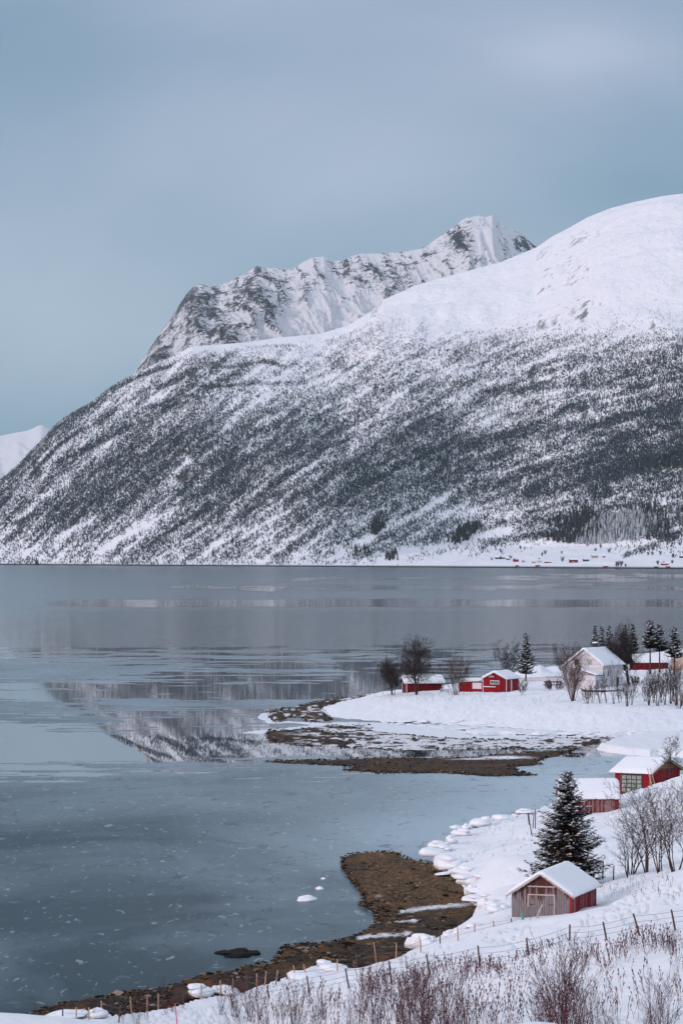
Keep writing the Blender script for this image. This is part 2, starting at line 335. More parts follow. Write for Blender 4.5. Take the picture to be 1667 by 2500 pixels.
crestC = [(-900, 900), (-600, 960), (-300, 1010), (-100, 1050), (0, 1064), (64, 1052), (80, 1047), (92, 1040), (101, 1037), (112, 1042), (125, 1050), (170, 1075), (300, 1140), (600, 1200)]
ridge('distant_mountain', crestC, (21000, 21000), 6000, 1380, 90, lambda a, b_, c: 0.08 + 0 * a, step=6, rows=90, seed=50)

# ------------------------------------------------------------------ water
cols = np.concatenate([[-16000, -9000, -5000, -3000, -1800, -1000, -500], np.arange(-250, 1950, 6.0), [2200, 2800, 3800, 6000, 10000, 17000]])
rows = np.concatenate([[1339.3, 1342, 1347, 1354, 1362, 1370], np.arange(1376, 1900, 1.5), np.arange(1900, 2560, 4), [2650, 2900, 3500, 5000, 12000]])
PX, PY = np.meshgrid(cols, rows); d = CH * F / (PY - HZ); X = (PX - CX) / F * d
def blend_rows(tab, px, py):            # hand survey of calm open water: rows of (py, [(px, value) ...])
    ys = [r[0] for r in tab]; out = np.zeros_like(px); vals = [np.interp(px, [a for a, _ in r[1]], [b for _, b in r[1]]) for r in tab]
    for i in range(len(ys) - 1):
        w = (py >= ys[i]) & (py < ys[i + 1]); f = (py - ys[i]) / (ys[i + 1] - ys[i]); out = np.where(w, vals[i] * (1 - f) + vals[i + 1] * f, out)
    return np.where(py < ys[0], vals[0], np.where(py >= ys[-1], vals[-1], out))
calm = blend_rows([(1380, [(0, .1), (1667, .1)]), (1400, [(0, .1), (900, .2), (1667, .3)]), (1412, [(0, .1), (600, .25), (900, .75), (1667, .75)]), (1424, [(0, .1), (1667, .2)]), (1436, [(0, .1), (250, .3), (500, .65), (1667, .6)]), (1446, [(0, .1), (1667, .2)]),
    (1461, [(0, .1), (1667, .2)]), (1466, [(0, .2), (150, .6), (320, 1), (1667, 1)]), (1479, [(0, .1), (150, .5), (320, 1), (1667, .8)]), (1486, [(0, .0), (1667, .1)]),
    (1575, [(0, .1), (1667, .2)]), (1590, [(0, .2), (500, .5), (1667, .5)]), (1604, [(0, .2), (200, .35), (700, .62), (1667, .62)]), (1640, [(0, .1), (230, .35), (300, .62), (1667, .68)]), (1664, [(0, .2), (100, .45), (1000, .62), (1667, .6)]), (1670, [(0, .85), (300, .95), (1100, .9), (1667, .7)]), (1700, [(0, .8), (300, .95), (900, .85), (1667, .6)]),
    (1708, [(0, .15), (600, .3), (700, .3), (1667, .3)]), (1728, [(0, .1), (200, .3), (1667, .4)]), (1740, [(0, .3), (220, .55), (330, .8), (620, .7), (1000, .5), (1667, .2)]), (1765, [(0, .6), (420, .7), (620, .55), (700, .5), (1667, .3)]), (1790, [(0, .9), (300, .8), (600, .72), (640, .6), (1667, .6)]),
    (1800, [(0, 1), (1000, .95), (1667, .9)]), (1845, [(0, 1), (700, 1), (1300, .9), (1500, .2), (1667, .2)]), (1853, [(0, .9), (420, .9), (650, .4), (900, .2), (1667, .0)]), (1868, [(0, .75), (250, .65), (340, .4), (420, .25), (1667, 0)]), (1886, [(0, .5), (60, .4), (250, .2), (1667, 0)]), (1915, [(0, .25), (300, .1), (1667, 0)]), (1950, [(0, 0), (1667, 0)])], PX, PY)
st = fbm(PX / 330.0 + PY / 90, PY / 9.0, 4, 61) * 0.6 + fbm(PX / 90.0, PY / 3.5, 3, 71) * 0.4
st2 = fbm(PX / 140.0 + PY / 60, PY / 2.6, 3, 81)
calm = sstep(0.42, 0.58, calm + (st - 0.5) * 2.0 * (1 - np.abs(2 * calm - 1) ** 2) + (st2 - 0.5) * (1.25 + 0.9 * (1 - np.abs(2 * calm - 1))) * sstep(1480, 1600, PY))
ruff = blend_rows([(1380, [(0, .24), (1667, .24)]), (1460, [(0, .24), (1667, .26)]), (1484, [(0, .26), (1667, .28)]), (1496, [(0, .3), (350, .34), (1667, .30)]), (1580, [(0, .5), (300, .32), (1667, .30)]), (1600, [(0, .2), (1667, .12)]), (1640, [(0, .0), (1667, 0)])], PX, PY)
frost_sheen = blend_rows([(1380, [(0, .55), (1667, .55)]), (1590, [(0, .45), (1667, .45)]), (1720, [(0, .35), (600, .5), (1667, .7)]), (1860, [(0, .3), (600, .4), (1000, .7), (1667, 1)]), (1950, [(0, .15), (400, .2), (700, .45), (1100, .8), (1300, 1), (1667, 1)]), (2050, [(0, .05), (400, .1), (700, .4), (1000, .8), (1667, 1)]),
    (2150, [(0, .03), (500, .15), (850, .3), (1667, .3)]), (2300, [(0, .05), (700, .12), (1667, .1)]), (2500, [(0, .0), (1667, 0)])], PX, PY)  # pale ice; in the far rows it paints reflected sky onto ruffled water
blur = blend_rows([(1380, [(0, .08), (1667, .08)]), (1600, [(0, .035), (1667, .035)]), (1640, [(0, .028), (1667, .028)]), (1700, [(0, .024), (1667, .024)]), (1790, [(0, .016), (1667, .016)]), (1800, [(0, .0), (1667, .0)])], PX, PY)
m, t, b = mat('fjord water and thin ice')
b.inputs['IOR'].default_value = 1.33
cA, rA, fA = attr(t, 'calm'), attr(t, 'ruffle'), attr(t, 'frost_sheen')
w1 = noise(t, 1.0, 3, 0.6, objvec(t, (0.10, 0.18, 1))); w2 = noise(t, 1.0, 4, 0.6, objvec(t, (0.9, 0.9, 1)))
spn = noise(t, 1.0, 3, 0.6, objvec(t, (1.0, 0.30, 1)), 0.8)
spk = N(t, 'ShaderNodeMapRange'); L(t, spn.outputs[0], spk.inputs[0]); spk.inputs[1].default_value = 0.628; spk.inputs[2].default_value = 0.67
ldn = noise(t, 1.0, 4, 0.6, objvec(t, (0.42, 0.15, 1)), 1.5); led = N(t, 'ShaderNodeMapRange'); L(t, ldn.outputs[0], led.inputs[0]); led.inputs[1].default_value = 0.41; led.inputs[2].default_value = 0.35
wide_ = noise(t, 1.0, 5, 0.6, objvec(t, (0.022, 0.012, 1)), 1.0)
icy = math_n(t, 'MULTIPLY', math_n(t, 'SUBTRACT', 1.0, cA, True), math_n(t, 'SUBTRACT', 1.0, math_n(t, 'MULTIPLY', rA, 2.6), True))  # also partly on over far ruffled water, as painted sky sheen
fr = math_n(t, 'MULTIPLY', math_n(t, 'ADD', math_n(t, 'MULTIPLY', fA, 0.95), math_n(t, 'MULTIPLY', math_n(t, 'SUBTRACT', wide_.outputs[0], 0.5), 1.1)), 1.0, True)
ice_c = mixc(t, fr, (0.010, 0.030, 0.040), (0.37, 0.48, 0.55))
ice_c = mixc(t, math_n(t, 'MULTIPLY', led.outputs[0], 0.65), ice_c, (0.010, 0.018, 0.024))
ice_c = mixc(t, math_n(t, 'MULTIPLY', spk.outputs[0], math_n(t, 'ADD', 0.35, math_n(t, 'MULTIPLY', fA, 0.3))), ice_c, (0.50, 0.56, 0.62))
col = mixc(t, icy, (0.004, 0.020, 0.026), ice_c); L(t, col, b.inputs['Base Color'])
farc = attr(t, 'blur')
rg = math_n(t, 'ADD', math_n(t, 'MULTIPLY', icy, 0.28), math_n(t, 'ADD', math_n(t, 'ADD', 0.008, farc), math_n(t, 'MULTIPLY', math_n(t, 'MULTIPLY', math_n(t, 'MULTIPLY', rA, rA), math_n(t, 'SUBTRACT', 1.0, cA)), 0.26)))
L(t, math_n(t, 'SUBTRACT', 0.5, math_n(t, 'MULTIPLY', icy, math_n(t, 'SUBTRACT', 0.47, math_n(t, 'MULTIPLY', fA, 0.50, True)))), b.inputs['Specular IOR Level'])
L(t, rg, b.inputs['Roughness'])
hh = math_n(t, 'ADD', w1.outputs[0], math_n(t, 'MULTIPLY', w2.outputs[0], 0.25))
bn = bump(t, b, hh, 0.10, 0.02)
L(t, math_n(t, 'ADD', 0.02, math_n(t, 'MULTIPLY', math_n(t, 'SUBTRACT', 1.0, cA), 0.25)), bn.inputs['Strength'])
WATER = m
o = mesh_np('fjord_water', np.stack([X, d, 0 * X], -1).reshape(-1, 3), grid_faces(*X.shape)[:, ::-1], WATER, attrs={'calm': calm, 'ruffle': ruff, 'frost_sheen': frost_sheen, 'blur': blur}); tag(o, kind='structure')
# ------------------------------------------------------------------ far forest
def fan_trees(name, px, t, hgt, wid, tri, mat_, seed=0, lean=0.0):
    r = np.random.default_rng(seed); X, D, Z = profA(px, t); n = len(px)
    base = np.stack([X, D, Z - 0.4], -1)
    ang = r.uniform(0, 2 * np.pi, (n, tri)); rad = r.uniform(0.15, 1, (n, tri)) * wid[:, None] * 0.5
    hh = hgt[:, None] * r.uniform(0.45, 1, (n, tri)) * (1 - 0.35 * (rad / (wid[:, None] * 0.5)) ** 2)
    tip = base[:, None] + np.stack([np.cos(ang) * rad, np.sin(ang) * rad, hh], -1)
    low = base[:, None] + np.stack([np.cos(ang) * rad * 0.15, np.sin(ang) * rad * 0.15, hh * 0.05], -1)
    mid = base[:, None] + np.stack([np.cos(ang) * rad * 0.8, np.sin(ang) * rad * 0.8, hh * 0.45], -1)
    ww = wid[:, None] * r.uniform(0.05, 0.11, (n, tri)); a2 = r.uniform(-0.6, 0.6, (n, tri))
    off = np.stack([np.cos(a2) * ww, np.sin(a2) * ww, 0 * ww], -1)
    V = np.stack([low, mid + off, tip, mid - off], 2).reshape(-1, 3)
    Fc = np.arange(len(V)).reshape(-1, 4)
    return mesh_np(name, V, Fc, mat_, smooth=False)
def sample_slope(n, dens_fn, px0=-350, px1=2100, seed=3, tmin=0.004):
    r = np.random.default_rng(seed); gx = np.arange(px0, px1, 6.0); gt = np.linspace(tmin, 0.995, 420)
    A, B = np.meshgrid(gx, gt); X_, D_, Z_ = profA(A, B); PYY = HZ - (Z_ - CH) / D_ * F
    dp = np.clip(-np.gradient(PYY, axis=0), 0.02, None)
    w = dens_fn(A, PYY, B) * dp; w = w.ravel() / w.sum()
    idx = r.choice(w.size, n, p=w)
    return A.ravel()[idx] + r.uniform(-3, 3, n), np.clip(B.ravel()[idx] + r.uniform(-1, 1, n) * 0.0012, 0.001, 1), PYY.ravel()[idx]
def foliage_mat(name, lo, hi, scale=1.0):
    m, t, b = mat(name); n = noise(t, scale, 3, 0.6, objvec(t)); r = ramp(t, [(0.3, lo), (0.7, hi)])
    L(t, n.outputs[0], r.inputs[0]); L(t, r.outputs[0], b.inputs['Base Color']); b.inputs['Roughness'].default_value = 0.9
    b.inputs['Specular IOR Level'].default_value = 0.1; return m
m, t, b = mat('far birch twigs'); gi = N(t, 'ShaderNodeNewGeometry'); nn = noise(t, 0.012, 4, 0.6, objvec(t)); r_ = ramp(t, [(0.0, (0.008, 0.022, 0.030)), (0.6, (0.038, 0.064, 0.078)), (0.85, (0.12, 0.145, 0.165)), (1.0, (0.30, 0.33, 0.36))])
L(t, math_n(t, 'ADD', math_n(t, 'MULTIPLY', gi.outputs['Random Per Island'], 0.7), math_n(t, 'MULTIPLY', nn.outputs[0], 0.32)), r_.inputs[0]); L(t, r_.outputs[0], b.inputs['Base Color']); b.inputs['Roughness'].default_value = 0.9; b.inputs['Specular IOR Level'].default_value = 0.1; M_FAR = m
NF = 320000
wd = lambda a, y, t: np.clip(woods(a, y, t) - 0.06, 0, 1) ** 1.35
px_, t_, py_ = sample_slope(NF, wd)
hg = RNG.uniform(4.2, 9.5, NF) * np.interp(py_, [740, 830, 900], [0.55, 0.8, 1.0]); o = fan_trees('birch_forest', px_, t_, hg, hg * RNG.uniform(0.26, 0.46, NF), 5, M_FAR, 5)
tag(o, 'dense leafless birch forest covering the far mountainside', 'forest', None, 'stuff')

def far_t(px, py):                       # where on the far slope a photo point lies
    tt = np.concatenate([np.linspace(0, 0.3, 500), np.linspace(0.3, 1, 300)]); X_, D_, Z_ = profA(np.full(tt.shape, float(px)), tt); yy = HZ - (Z_ - CH) / D_ * F
    k = np.argmax(yy <= py); return tt[k]
def far_pt(px, py):
    a, b_, c = profA(np.array([float(px)]), np.array([far_t(px, py)])); return float(a[0]), float(b_[0]), float(c[0])
# spruce stands
m, t, b = mat('far spruce'); dn = noise(t, 0.5, 3, 0.7, objvec(t)); r_ = ramp(t, [(0.35, (0.010, 0.018, 0.020)), (0.7, (0.030, 0.042, 0.044))]); L(t, dn.outputs[0], r_.inputs[0])
gn = N(t, 'ShaderNodeNewGeometry'); sp_ = N(t, 'ShaderNodeSeparateXYZ'); L(t, gn.outputs['Normal'], sp_.inputs[0])
du = N(t, 'ShaderNodeMapRange'); L(t, math_n(t, 'ADD', math_n(t, 'MULTIPLY', attr(t, 'dust'), 0.75), math_n(t, 'MULTIPLY', dn.outputs[0], 0.8)), du.inputs[0]); du.inputs[1].default_value = 0.62; du.inputs[2].default_value = 1.1
L(t, mixc(t, math_n(t, 'MULTIPLY', du.outputs[0], 0.75), r_.outputs[0], (0.62, 0.66, 0.72)), b.inputs['Base Color']); b.inputs['Roughness'].default_value = 0.9; M_FSP = m
def far_spruces(polys, seed=9):
    r = np.random.default_rng(seed); Vs = []; Fs = []; ds = []; nv = 0
    for poly, n, h0, dust in polys:
        p = np.array(poly, float); x0, y0 = p.min(0); x1, y1 = p.max(0); c = 0
        while c < n:
            q = r.uniform((x0, y0), (x1, y1), (400, 2)); q = q[sdf(p, q[:, 0], q[:, 1]) > 0]
            for (a, b_) in q[:n - c]:
                x, y, z = far_pt(a, b_); h = h0 * r.uniform(0.65, 1.15); c += 1; k = 6; an = np.arange(k) / k * 2 * np.pi + r.uniform(0, 6); du_ = dust * r.uniform(0.4, 1.4)
                for (zb, zt, rr) in ((0.08, 0.55, 0.17), (0.38, 0.8, 0.12), (0.65, 1.0, 0.075)):
                    jit = r.uniform(0.7, 1.25, k); ring = np.stack([x + np.cos(an) * rr * h * jit, y + np.sin(an) * rr * h * jit, z + h * zb + r.uniform(-.03, .03, k) * h], -1)
                    Vs.append(np.vstack([ring, [[x, y, z + h * zt]]])); Fs.append(np.array([[nv + i, nv + (i + 1) % k, nv + k] for i in range(k)])); nv += k + 1; ds += [du_] * k + [du_ * 0.7]
    return mesh_np('spruce_forest', np.vstack(Vs), np.vstack(Fs), M_FSP, attrs={'dust': ds}, smooth=False)
o = far_spruces([
    ([(1333, 1322), (1336, 1275), (1400, 1258), (1425, 1240), (1450, 1262), (1476, 1300), (1440, 1316), (1400, 1330)], 330, 17, 0.25),
    ([(1395, 1328), (1450, 1275), (1520, 1255), (1600, 1262), (1605, 1300), (1560, 1318), (1500, 1326), (1430, 1334)], 620, 16, 1.0),
    ([(1520, 1240), (1600, 1235), (1640, 1290), (1630, 1318), (1580, 1320), (1560, 1280)], 130, 20, 0.35),
    ([(1093, 1326), (1100, 1305), (1150, 1280), (1170, 1290), (1140, 1322), (1110, 1332)], 90, 17, 0.2),
    ([(895, 1305), (900, 1285), (934, 1270), (940, 1290), (915, 1310)], 60, 15, 0.2), ([(938, 1372), (945, 1352), (968, 1350), (972, 1368)], 36, 14, 0.1),
    ([(1430, 1200), (1480, 1185), (1500, 1215), (1450, 1225)], 45, 17, 0.3), ([(1540, 1130), (1667, 1105), (1700, 1140), (1560, 1165)], 130, 16, 0.25), ([(840, 1340), (905, 1335), (900, 1352), (850, 1356)], 26, 12, 0.2),
    ([(1640, 1255), (1700, 1240), (1710, 1290), (1660, 1290)], 60, 20, 0.4), ([(560, 1322), (585, 1320), (590, 1338), (565, 1340)], 8, 13, 0.1), ([(85, 1378), (96, 1376), (97, 1381), (86, 1382)], 5, 14, 0.1)])
tag(o, 'dark and snow dusted spruce stands low on the far mountainside', 'forest', None, 'stuff')

# ------------------------------------------------------------------ small mesh builder
class MB:
    def __init__(s): s.V = []; s.F = []
    def add(s, V, Fc):
        n = len(s.V); s.V += [tuple(v) for v in V]; s.F += [tuple(i + n for i in f) for f in Fc]; return s
    def box(s, x0, x1, y0, y1, z0, z1):
        V = [(x, y, z) for z in (z0, z1) for y in (y0, y1) for x in (x0, x1)]
        return s.add(V, [(0, 2, 3, 1), (4, 5, 7, 6), (0, 1, 5, 4), (2, 6, 7, 3), (0, 4, 6, 2), (1, 3, 7, 5)])
    def bar(s, p, q, w, h):              # square bar from p to q
        p = Vector(p); q = Vector(q); d = (q - p).normalized(); a = d.cross(Vector((0, 0, 1)))
        a = Vector((1, 0, 0)) if a.length < 1e-3 else a.normalized(); b = d.cross(a)
        V = [e + a * i * w / 2 + b * j * h / 2 for e in (p, q) for i, j in ((-1, -1), (1, -1), (1, 1), (-1, 1))]
        return s.add(V, [(0, 1, 2, 3), (7, 6, 5, 4), (0, 4, 5, 1), (1, 5, 6, 2), (2, 6, 7, 3), (3, 7, 4, 0)])
    def tube(s, pts, rad, n=6):
        pts = [Vector(p) for p in pts]; R0 = len(s.V); rad = rad if hasattr(rad, '__len__') else [rad] * len(pts)
        for i, p in enumerate(pts):
            d = (pts[min(i + 1, len(pts) - 1)] - pts[max(i - 1, 0)]).normalized(); a = d.cross(Vector((0.3, 0.9, 0.1))).normalized(); b = d.cross(a)
            for k in range(n): an = 2 * math.pi * k / n; s.V.append(tuple(p + (a * math.cos(an) + b * math.sin(an)) * rad[i]))
        for i in range(len(pts) - 1):
            for k in range(n): s.F.append((R0 + i * n + k, R0 + i * n + (k + 1) % n, R0 + (i + 1) * n + (k + 1) % n, R0 + (i + 1) * n + k))
        s.F.append(tuple(R0 + k for k in range(n))[::-1]); s.F.append(tuple(R0 + (len(pts) - 1) * n + k for k in range(n))); return s
    def build(s, name, m, parent=None, smooth=False, midx=None):
        me = bpy.data.meshes.new(name); me.from_pydata(s.V, [], s.F); me.validate(); me.update()
        for x in (m if isinstance(m, (list, tuple)) else [m]): me.materials.append(x)
        if smooth: me.polygons.foreach_set('use_smooth', [True] * len(me.polygons))
        if midx: me.polygons.foreach_set('material_index', midx)
        bm = bmesh.new(); bm.from_mesh(me); bmesh.ops.recalc_face_normals(bm, faces=bm.faces); bm.to_mesh(me); bm.free()
        o = bpy.data.objects.new(name, me); C.objects.link(o); o.parent = parent; return o
def thing(name, label, cat, loc, rz=0.0, group=None):
    o = bpy.data.objects.new(name, None); C.objects.link(o); o.location = loc; o.rotation_euler = (0, 0, rz); o.empty_display_size = 0.3
    return tag(o, label, cat, group)
def copy_tree(o, parent=None):
    c = o.copy(); C.objects.link(c); c.parent = parent
    for ch in list(o.children): copy_tree(ch, c)
    return c

def board_mat(name, col, worn, amount=0.3, board=0.14, bias=0.0, groove=0.5, vert=True, topred=None, dark=None):
    m, t, b = mat(name); c = N(t, 'ShaderNodeTexCoord'); s = N(t, 'ShaderNodeSeparateXYZ'); L(t, c.outputs['Object'], s.inputs[0])
    h = math_n(t, 'ADD', s.outputs['X'], s.outputs['Y']); z = s.outputs['Z']
    if not vert: h, z = z, h
    u = math_n(t, 'DIVIDE', h, board); fl = math_n(t, 'FLOOR', u); fr = math_n(t, 'FRACT', u)
    wn = N(t, 'ShaderNodeTexWhiteNoise', noise_dimensions='1D'); L(t, fl, wn.inputs['W'])
    cv = N(t, 'ShaderNodeCombineXYZ'); L(t, math_n(t, 'MULTIPLY', h, 22.0), cv.inputs[0]); L(t, math_n(t, 'MULTIPLY', z, 1.6), cv.inputs[2]); L(t, math_n(t, 'MULTIPLY', wn.outputs[0], 40), cv.inputs[1])
    n1 = noise(t, 1.0, 5, 0.65, cv.outputs[0])
    lo = tuple(x * 0.65 for x in col); r = ramp(t, [(0.25, lo), (0.75, col)]); L(t, math_n(t, 'ADD', math_n(t, 'MULTIPLY', n1.outputs[0], 0.6), math_n(t, 'MULTIPLY', wn.outputs[0], 0.4)), r.inputs[0])
    w = math_n(t, 'ADD', math_n(t, 'MULTIPLY', n1.outputs[0], 1.4), math_n(t, 'MULTIPLY', wn.outputs[0], 0.55))
    if topred is not None: w = math_n(t, 'SUBTRACT', w, math_n(t, 'MULTIPLY', math_n(t, 'SUBTRACT', z, topred), 0.45))
    mr = N(t, 'ShaderNodeMapRange'); L(t, w, mr.inputs[0]); mr.inputs[1].default_value = 1.3 - amount; mr.inputs[2].default_value = 1.45 - amount
    wr = ramp(t, [(0.3, tuple(x * 0.5 for x in worn)), (0.7, worn)]); L(t, n1.outputs[0], wr.inputs[0])
    cc = mixc(t, mr.outputs[0], r.outputs[0], wr.outputs[0])
    gv = N(t, 'ShaderNodeMapRange'); L(t, math_n(t, 'ABSOLUTE', math_n(t, 'SUBTRACT', fr, 0.5)), gv.inputs[0]); gv.inputs[1].default_value = 0.41; gv.inputs[2].default_value = 0.48; gv.inputs[3].default_value = 0; gv.inputs[4].default_value = groove
    cc = mixc(t, gv.outputs[0], cc, (0.02, 0.018, 0.02)); L(t, cc, b.inputs['Base Color']); b.inputs['Roughness'].default_value = 0.85; b.inputs['Specular IOR Level'].default_value = 0.2
    bump(t, b, math_n(t, 'SUBTRACT', n1.outputs[0], math_n(t, 'MULTIPLY', gv.outputs[0], 2.0)), 0.5, 0.02); return m
RED = board_mat('red boards', (0.34, 0.008, 0.018), (0.33, 0.10, 0.10), 0.10)
RED2 = board_mat('dark red boards', (0.17, 0.008, 0.012), (0.25, 0.06, 0.06), 0.1, 0.16)
GREYW = board_mat('weathered grey boards', (0.13, 0.045, 0.04), (0.31, 0.26, 0.265), 0.60, 0.19, topred=1.7, groove=0.95)
REDWORN = board_mat('flaking red boards', (0.25, 0.006, 0.018), (0.46, 0.30, 0.32), 0.22, 0.19, groove=0.4)
PINKW = board_mat('faded pink-red boards', (0.26, 0.035, 0.04), (0.37, 0.24, 0.23), 0.45, 0.2, groove=0.7)
WHITEB = board_mat('white boards', (0.76, 0.74, 0.77), (0.66, 0.64, 0.66), 0.1, 0.16, vert=False, groove=0.25)
OCHRE = board_mat('ochre boards', (0.36, 0.25, 0.09), (0.28, 0.2, 0.1), 0.2, 0.16, vert=False, groove=0.5)
CREAM = board_mat('cream boards', (0.58, 0.46, 0.38), (0.50, 0.42, 0.36), 0.1, 0.16, vert=False, groove=0.3)
WHITE = simple('white paint', (0.68, 0.64, 0.66), 0.6, 0.1, 4); PALEW = simple('bare pale wood', (0.46, 0.37, 0.34), 0.8, 0.3, 6, (1, 1, 1), 0.3)
DARKW = simple('dark tarred wood', (0.035, 0.033, 0.035), 0.8, 0.3, 5); GREEN = simple('green painted wood', (0.02, 0.05, 0.04), 0.6, 0.2, 5)
YELL = simple('yellow painted wood', (0.38, 0.25, 0.08), 0.7, 0.2, 5); REDP = simple('red paint', (0.30, 0.008, 0.02), 0.6, 0.2, 5)
DBLUE = simple('dark blue boards', (0.03, 0.04, 0.06), 0.7, 0.2, 3); ORANGE = simple('orange yellow boards', (0.45, 0.2, 0.03), 0.7, 0.2, 3)
m, t, b = mat('window glass'); b.inputs['Base Color'].default_value = (0.03, 0.05, 0.06, 1); b.inputs['Roughness'].default_value = 0.08; GLASS = m
m, t, b = mat('frosted greenish panes'); n_ = noise(t, 2.0, 4, 0.6, objvec(t)); r_ = ramp(t, [(0.3, (0.16, 0.20, 0.18)), (0.7, (0.32, 0.36, 0.32))]); L(t, n_.outputs[0], r_.inputs[0]); L(t, r_.outputs[0], b.inputs['Base Color']); b.inputs['Roughness'].default_value = 0.35; FROST = m
SNOWR = snow_mat('roof snow', 0.5, 3.0, 0.25, 0.12)
SNOWT = snow_mat('branch snow', 1.5, 6.0, 0.4, 0.1)

def snow_cap(L2, W2, he, hr, W, th, oe, seed, over=0.06):
    """rounded snow blanket on a gable roof: grid over the roof, thinner and rounded at its rims"""
    nx, ny = 30, 22; xs = np.linspace(-1, 1, nx); ys = np.linspace(-1, 1, ny); V = []; tan = (hr - he) / (W / 2)
    XX, YY = np.meshgrid(xs * (L2 + over), ys * (W2 + over)); U, Vv = np.meshgrid(xs, ys)
    ex = (1 - np.abs(U)) * (L2 + over); ey = (1 - np.abs(Vv)) * (W2 + over)
    prof = np.sqrt(np.clip(1 - (1 - np.clip(np.minimum(ex, ey) / (th * 1.1), 0, 1)) ** 2, 0, 1))
    n = fbm(XX * 0.8 + seed, YY * 0.8, 4, seed) - 0.5
    wob = 1 + (fbm(XX * 1.3 + seed * 3, YY * 1.3, 3, seed + 5) - 0.5) * 0.05
    ridge_soft = np.minimum(np.abs(YY) * tan, 0) ; zr = hr - np.sqrt((YY * tan) ** 2 + 0.01) + 0.1
    top = zr + 0.11 + th * prof * (1 + 0.35 * n); bot = hr - np.abs(YY) * tan + 0.105 - 0.02
    V = np.concatenate([np.stack([XX * wob, YY * wob, top], -1).reshape(-1, 3), np.stack([XX * wob, YY * wob, bot], -1).reshape(-1, 3)])
    f1 = grid_faces(ny, nx); n0 = nx * ny; f2 = f1[:, ::-1] + n0; i = np.arange(n0).reshape(ny, nx)
    ring = np.concatenate([i[0, :-1], i[:-1, -1], i[-1, ::-1][:-1], i[::-1, 0][:-1]]); nx_ = np.roll(ring, -1)
    f3 = np.stack([ring, ring + n0, nx_ + n0, nx_], -1)
    return V, np.concatenate([f1, f2, f3])
def house(name, label, cat, loc, rz, L_, W, he, hr, wall, roofm=None, snow=0.3, oe=0.4, og=0.35, trim=None, barge=None, corner=None, group=None, sink=1.2, gables=None, side=None, seed=1, roofcol=None):
    t = thing(name, label, cat, loc, rz, group); hx, hy = L_ / 2, W / 2
    V = [(sx * hx, sy * hy, z) for z in (-sink, he) for sx in (-1, 1) for sy in (-1, 1)] + [(-hx, 0, hr), (hx, 0, hr)]
    # indices: 0(-,-)1(-,+)2(+,-)3(+,+) low; 4..7 high; 8,9 ridge
    Fc = [(0, 2, 6, 4), (3, 1, 5, 7), (1, 0, 4, 8, 5), (2, 3, 7, 9, 6)]
    b_ = MB().add(V, Fc); mats = [wall, gables or wall, side or wall]; b_.build('wall', mats, t, midx=[2, 2, 1, 1])
    tan = (hr - he) / hy; rm = roofm or DARKW
    r = MB()
    for s in (-1, 1):
        y1, z1 = s * (hy + oe), he - oe * tan
        P_ = [(-hx - og, 0, hr + 0.02), (hx + og, 0, hr + 0.02), (hx + og, y1, z1 + 0.02), (-hx - og, y1, z1 + 0.02)]
        Q = [(a, b2, c + 0.08) for a, b2, c in P_]; r.add(P_ + Q, [(0, 1, 2, 3), (7, 6, 5, 4), (0, 4, 5, 1), (1, 5, 6, 2), (2, 6, 7, 3), (3, 7, 4, 0)])
    ro = r.build('roof', rm, t)
    if snow:
        V, Fc = snow_cap(hx + og, hy + oe, he, hr, W, snow, oe, seed); mesh_np('snow', V, Fc, SNOWR, ro)
    if barge:
        for sx in (-1, 1):
            q = MB(); x = sx * (hx + og + 0.02)
            for s in (-1, 1): q.bar((x, 0, hr + 0.02), (x, s * (hy + oe + 0.03), he - oe * tan), 0.05, 0.17)
            q.build('bargeboard', barge, t)
    if corner:
        for sx in (-1, 1):
            for sy in (-1, 1):
                MB().box(sx * hx - 0.07 + 0.0, sx * hx + 0.07, sy * hy - 0.07, sy * hy + 0.07, -sink, he - 0.02).build('corner_board', corner, t)
    return t
def fbox(mb, face, L_, W, u0, u1, z0, z1, o0, o1):
    if face == 'front': mb.box(u0, u1, -W / 2 - o1, -W / 2 - o0, z0, z1)
    elif face == 'back': mb.box(u0, u1, W / 2 + o0, W / 2 + o1, z0, z1)
    elif face == 'left': mb.box(-L_ / 2 - o1, -L_ / 2 - o0, u0, u1, z0, z1)
    else: mb.box(L_ / 2 + o0, L_ / 2 + o1, u0, u1, z0, z1)
    return mb
def opening(t, face, L_, W, u, z, w, h, fm=None, pm=None, fw=0.09, grid=(1, 1), name='window'):
    fm = fm or WHITE; pm = pm or GLASS; q = MB(); u0, u1, z0, z1 = u - w / 2, u + w / 2, z, z + h
    for (a, b_, c, d) in ((u0 - fw, u0, z0 - fw, z1 + fw), (u1, u1 + fw, z0 - fw, z1 + fw), (u0, u1, z0 - fw, z0), (u0, u1, z1, z1 + fw)): fbox(q, face, L_, W, a, b_, c, d, -0.02, 0.05)
    for i in range(1, grid[0]): x = u0 + (u1 - u0) * i / grid[0]; fbox(q, face, L_, W, x - fw * 0.4, x + fw * 0.4, z0, z1, 0.01, 0.04)
    for i in range(1, grid[1]):
        zz = z0 + (z1 - z0) * i / grid[1]
        for k in range(grid[0]):
            a = u0 + (u1 - u0) * k / grid[0] + (fw * 0.4 if k else 0); c = u0 + (u1 - u0) * (k + 1) / grid[0] - (fw * 0.4 if k < grid[0] - 1 else 0)
            fbox(q, face, L_, W, a, c, zz - fw * 0.4, zz + fw * 0.4, 0.01, 0.037)
    o = q.build(name, fm, t); fbox(MB(), face, L_, W, u0, u1, z0, z1, -0.02, 0.015).build('pane' if name == 'window' else 'panel', pm, o); return o
def plank(t, face, L_, W, u0, u1, z0, z1, m, name='trim', o1=0.05): return fbox(MB(), face, L_, W, u0, u1, z0, z1, -0.02, o1).build(name, m, t)

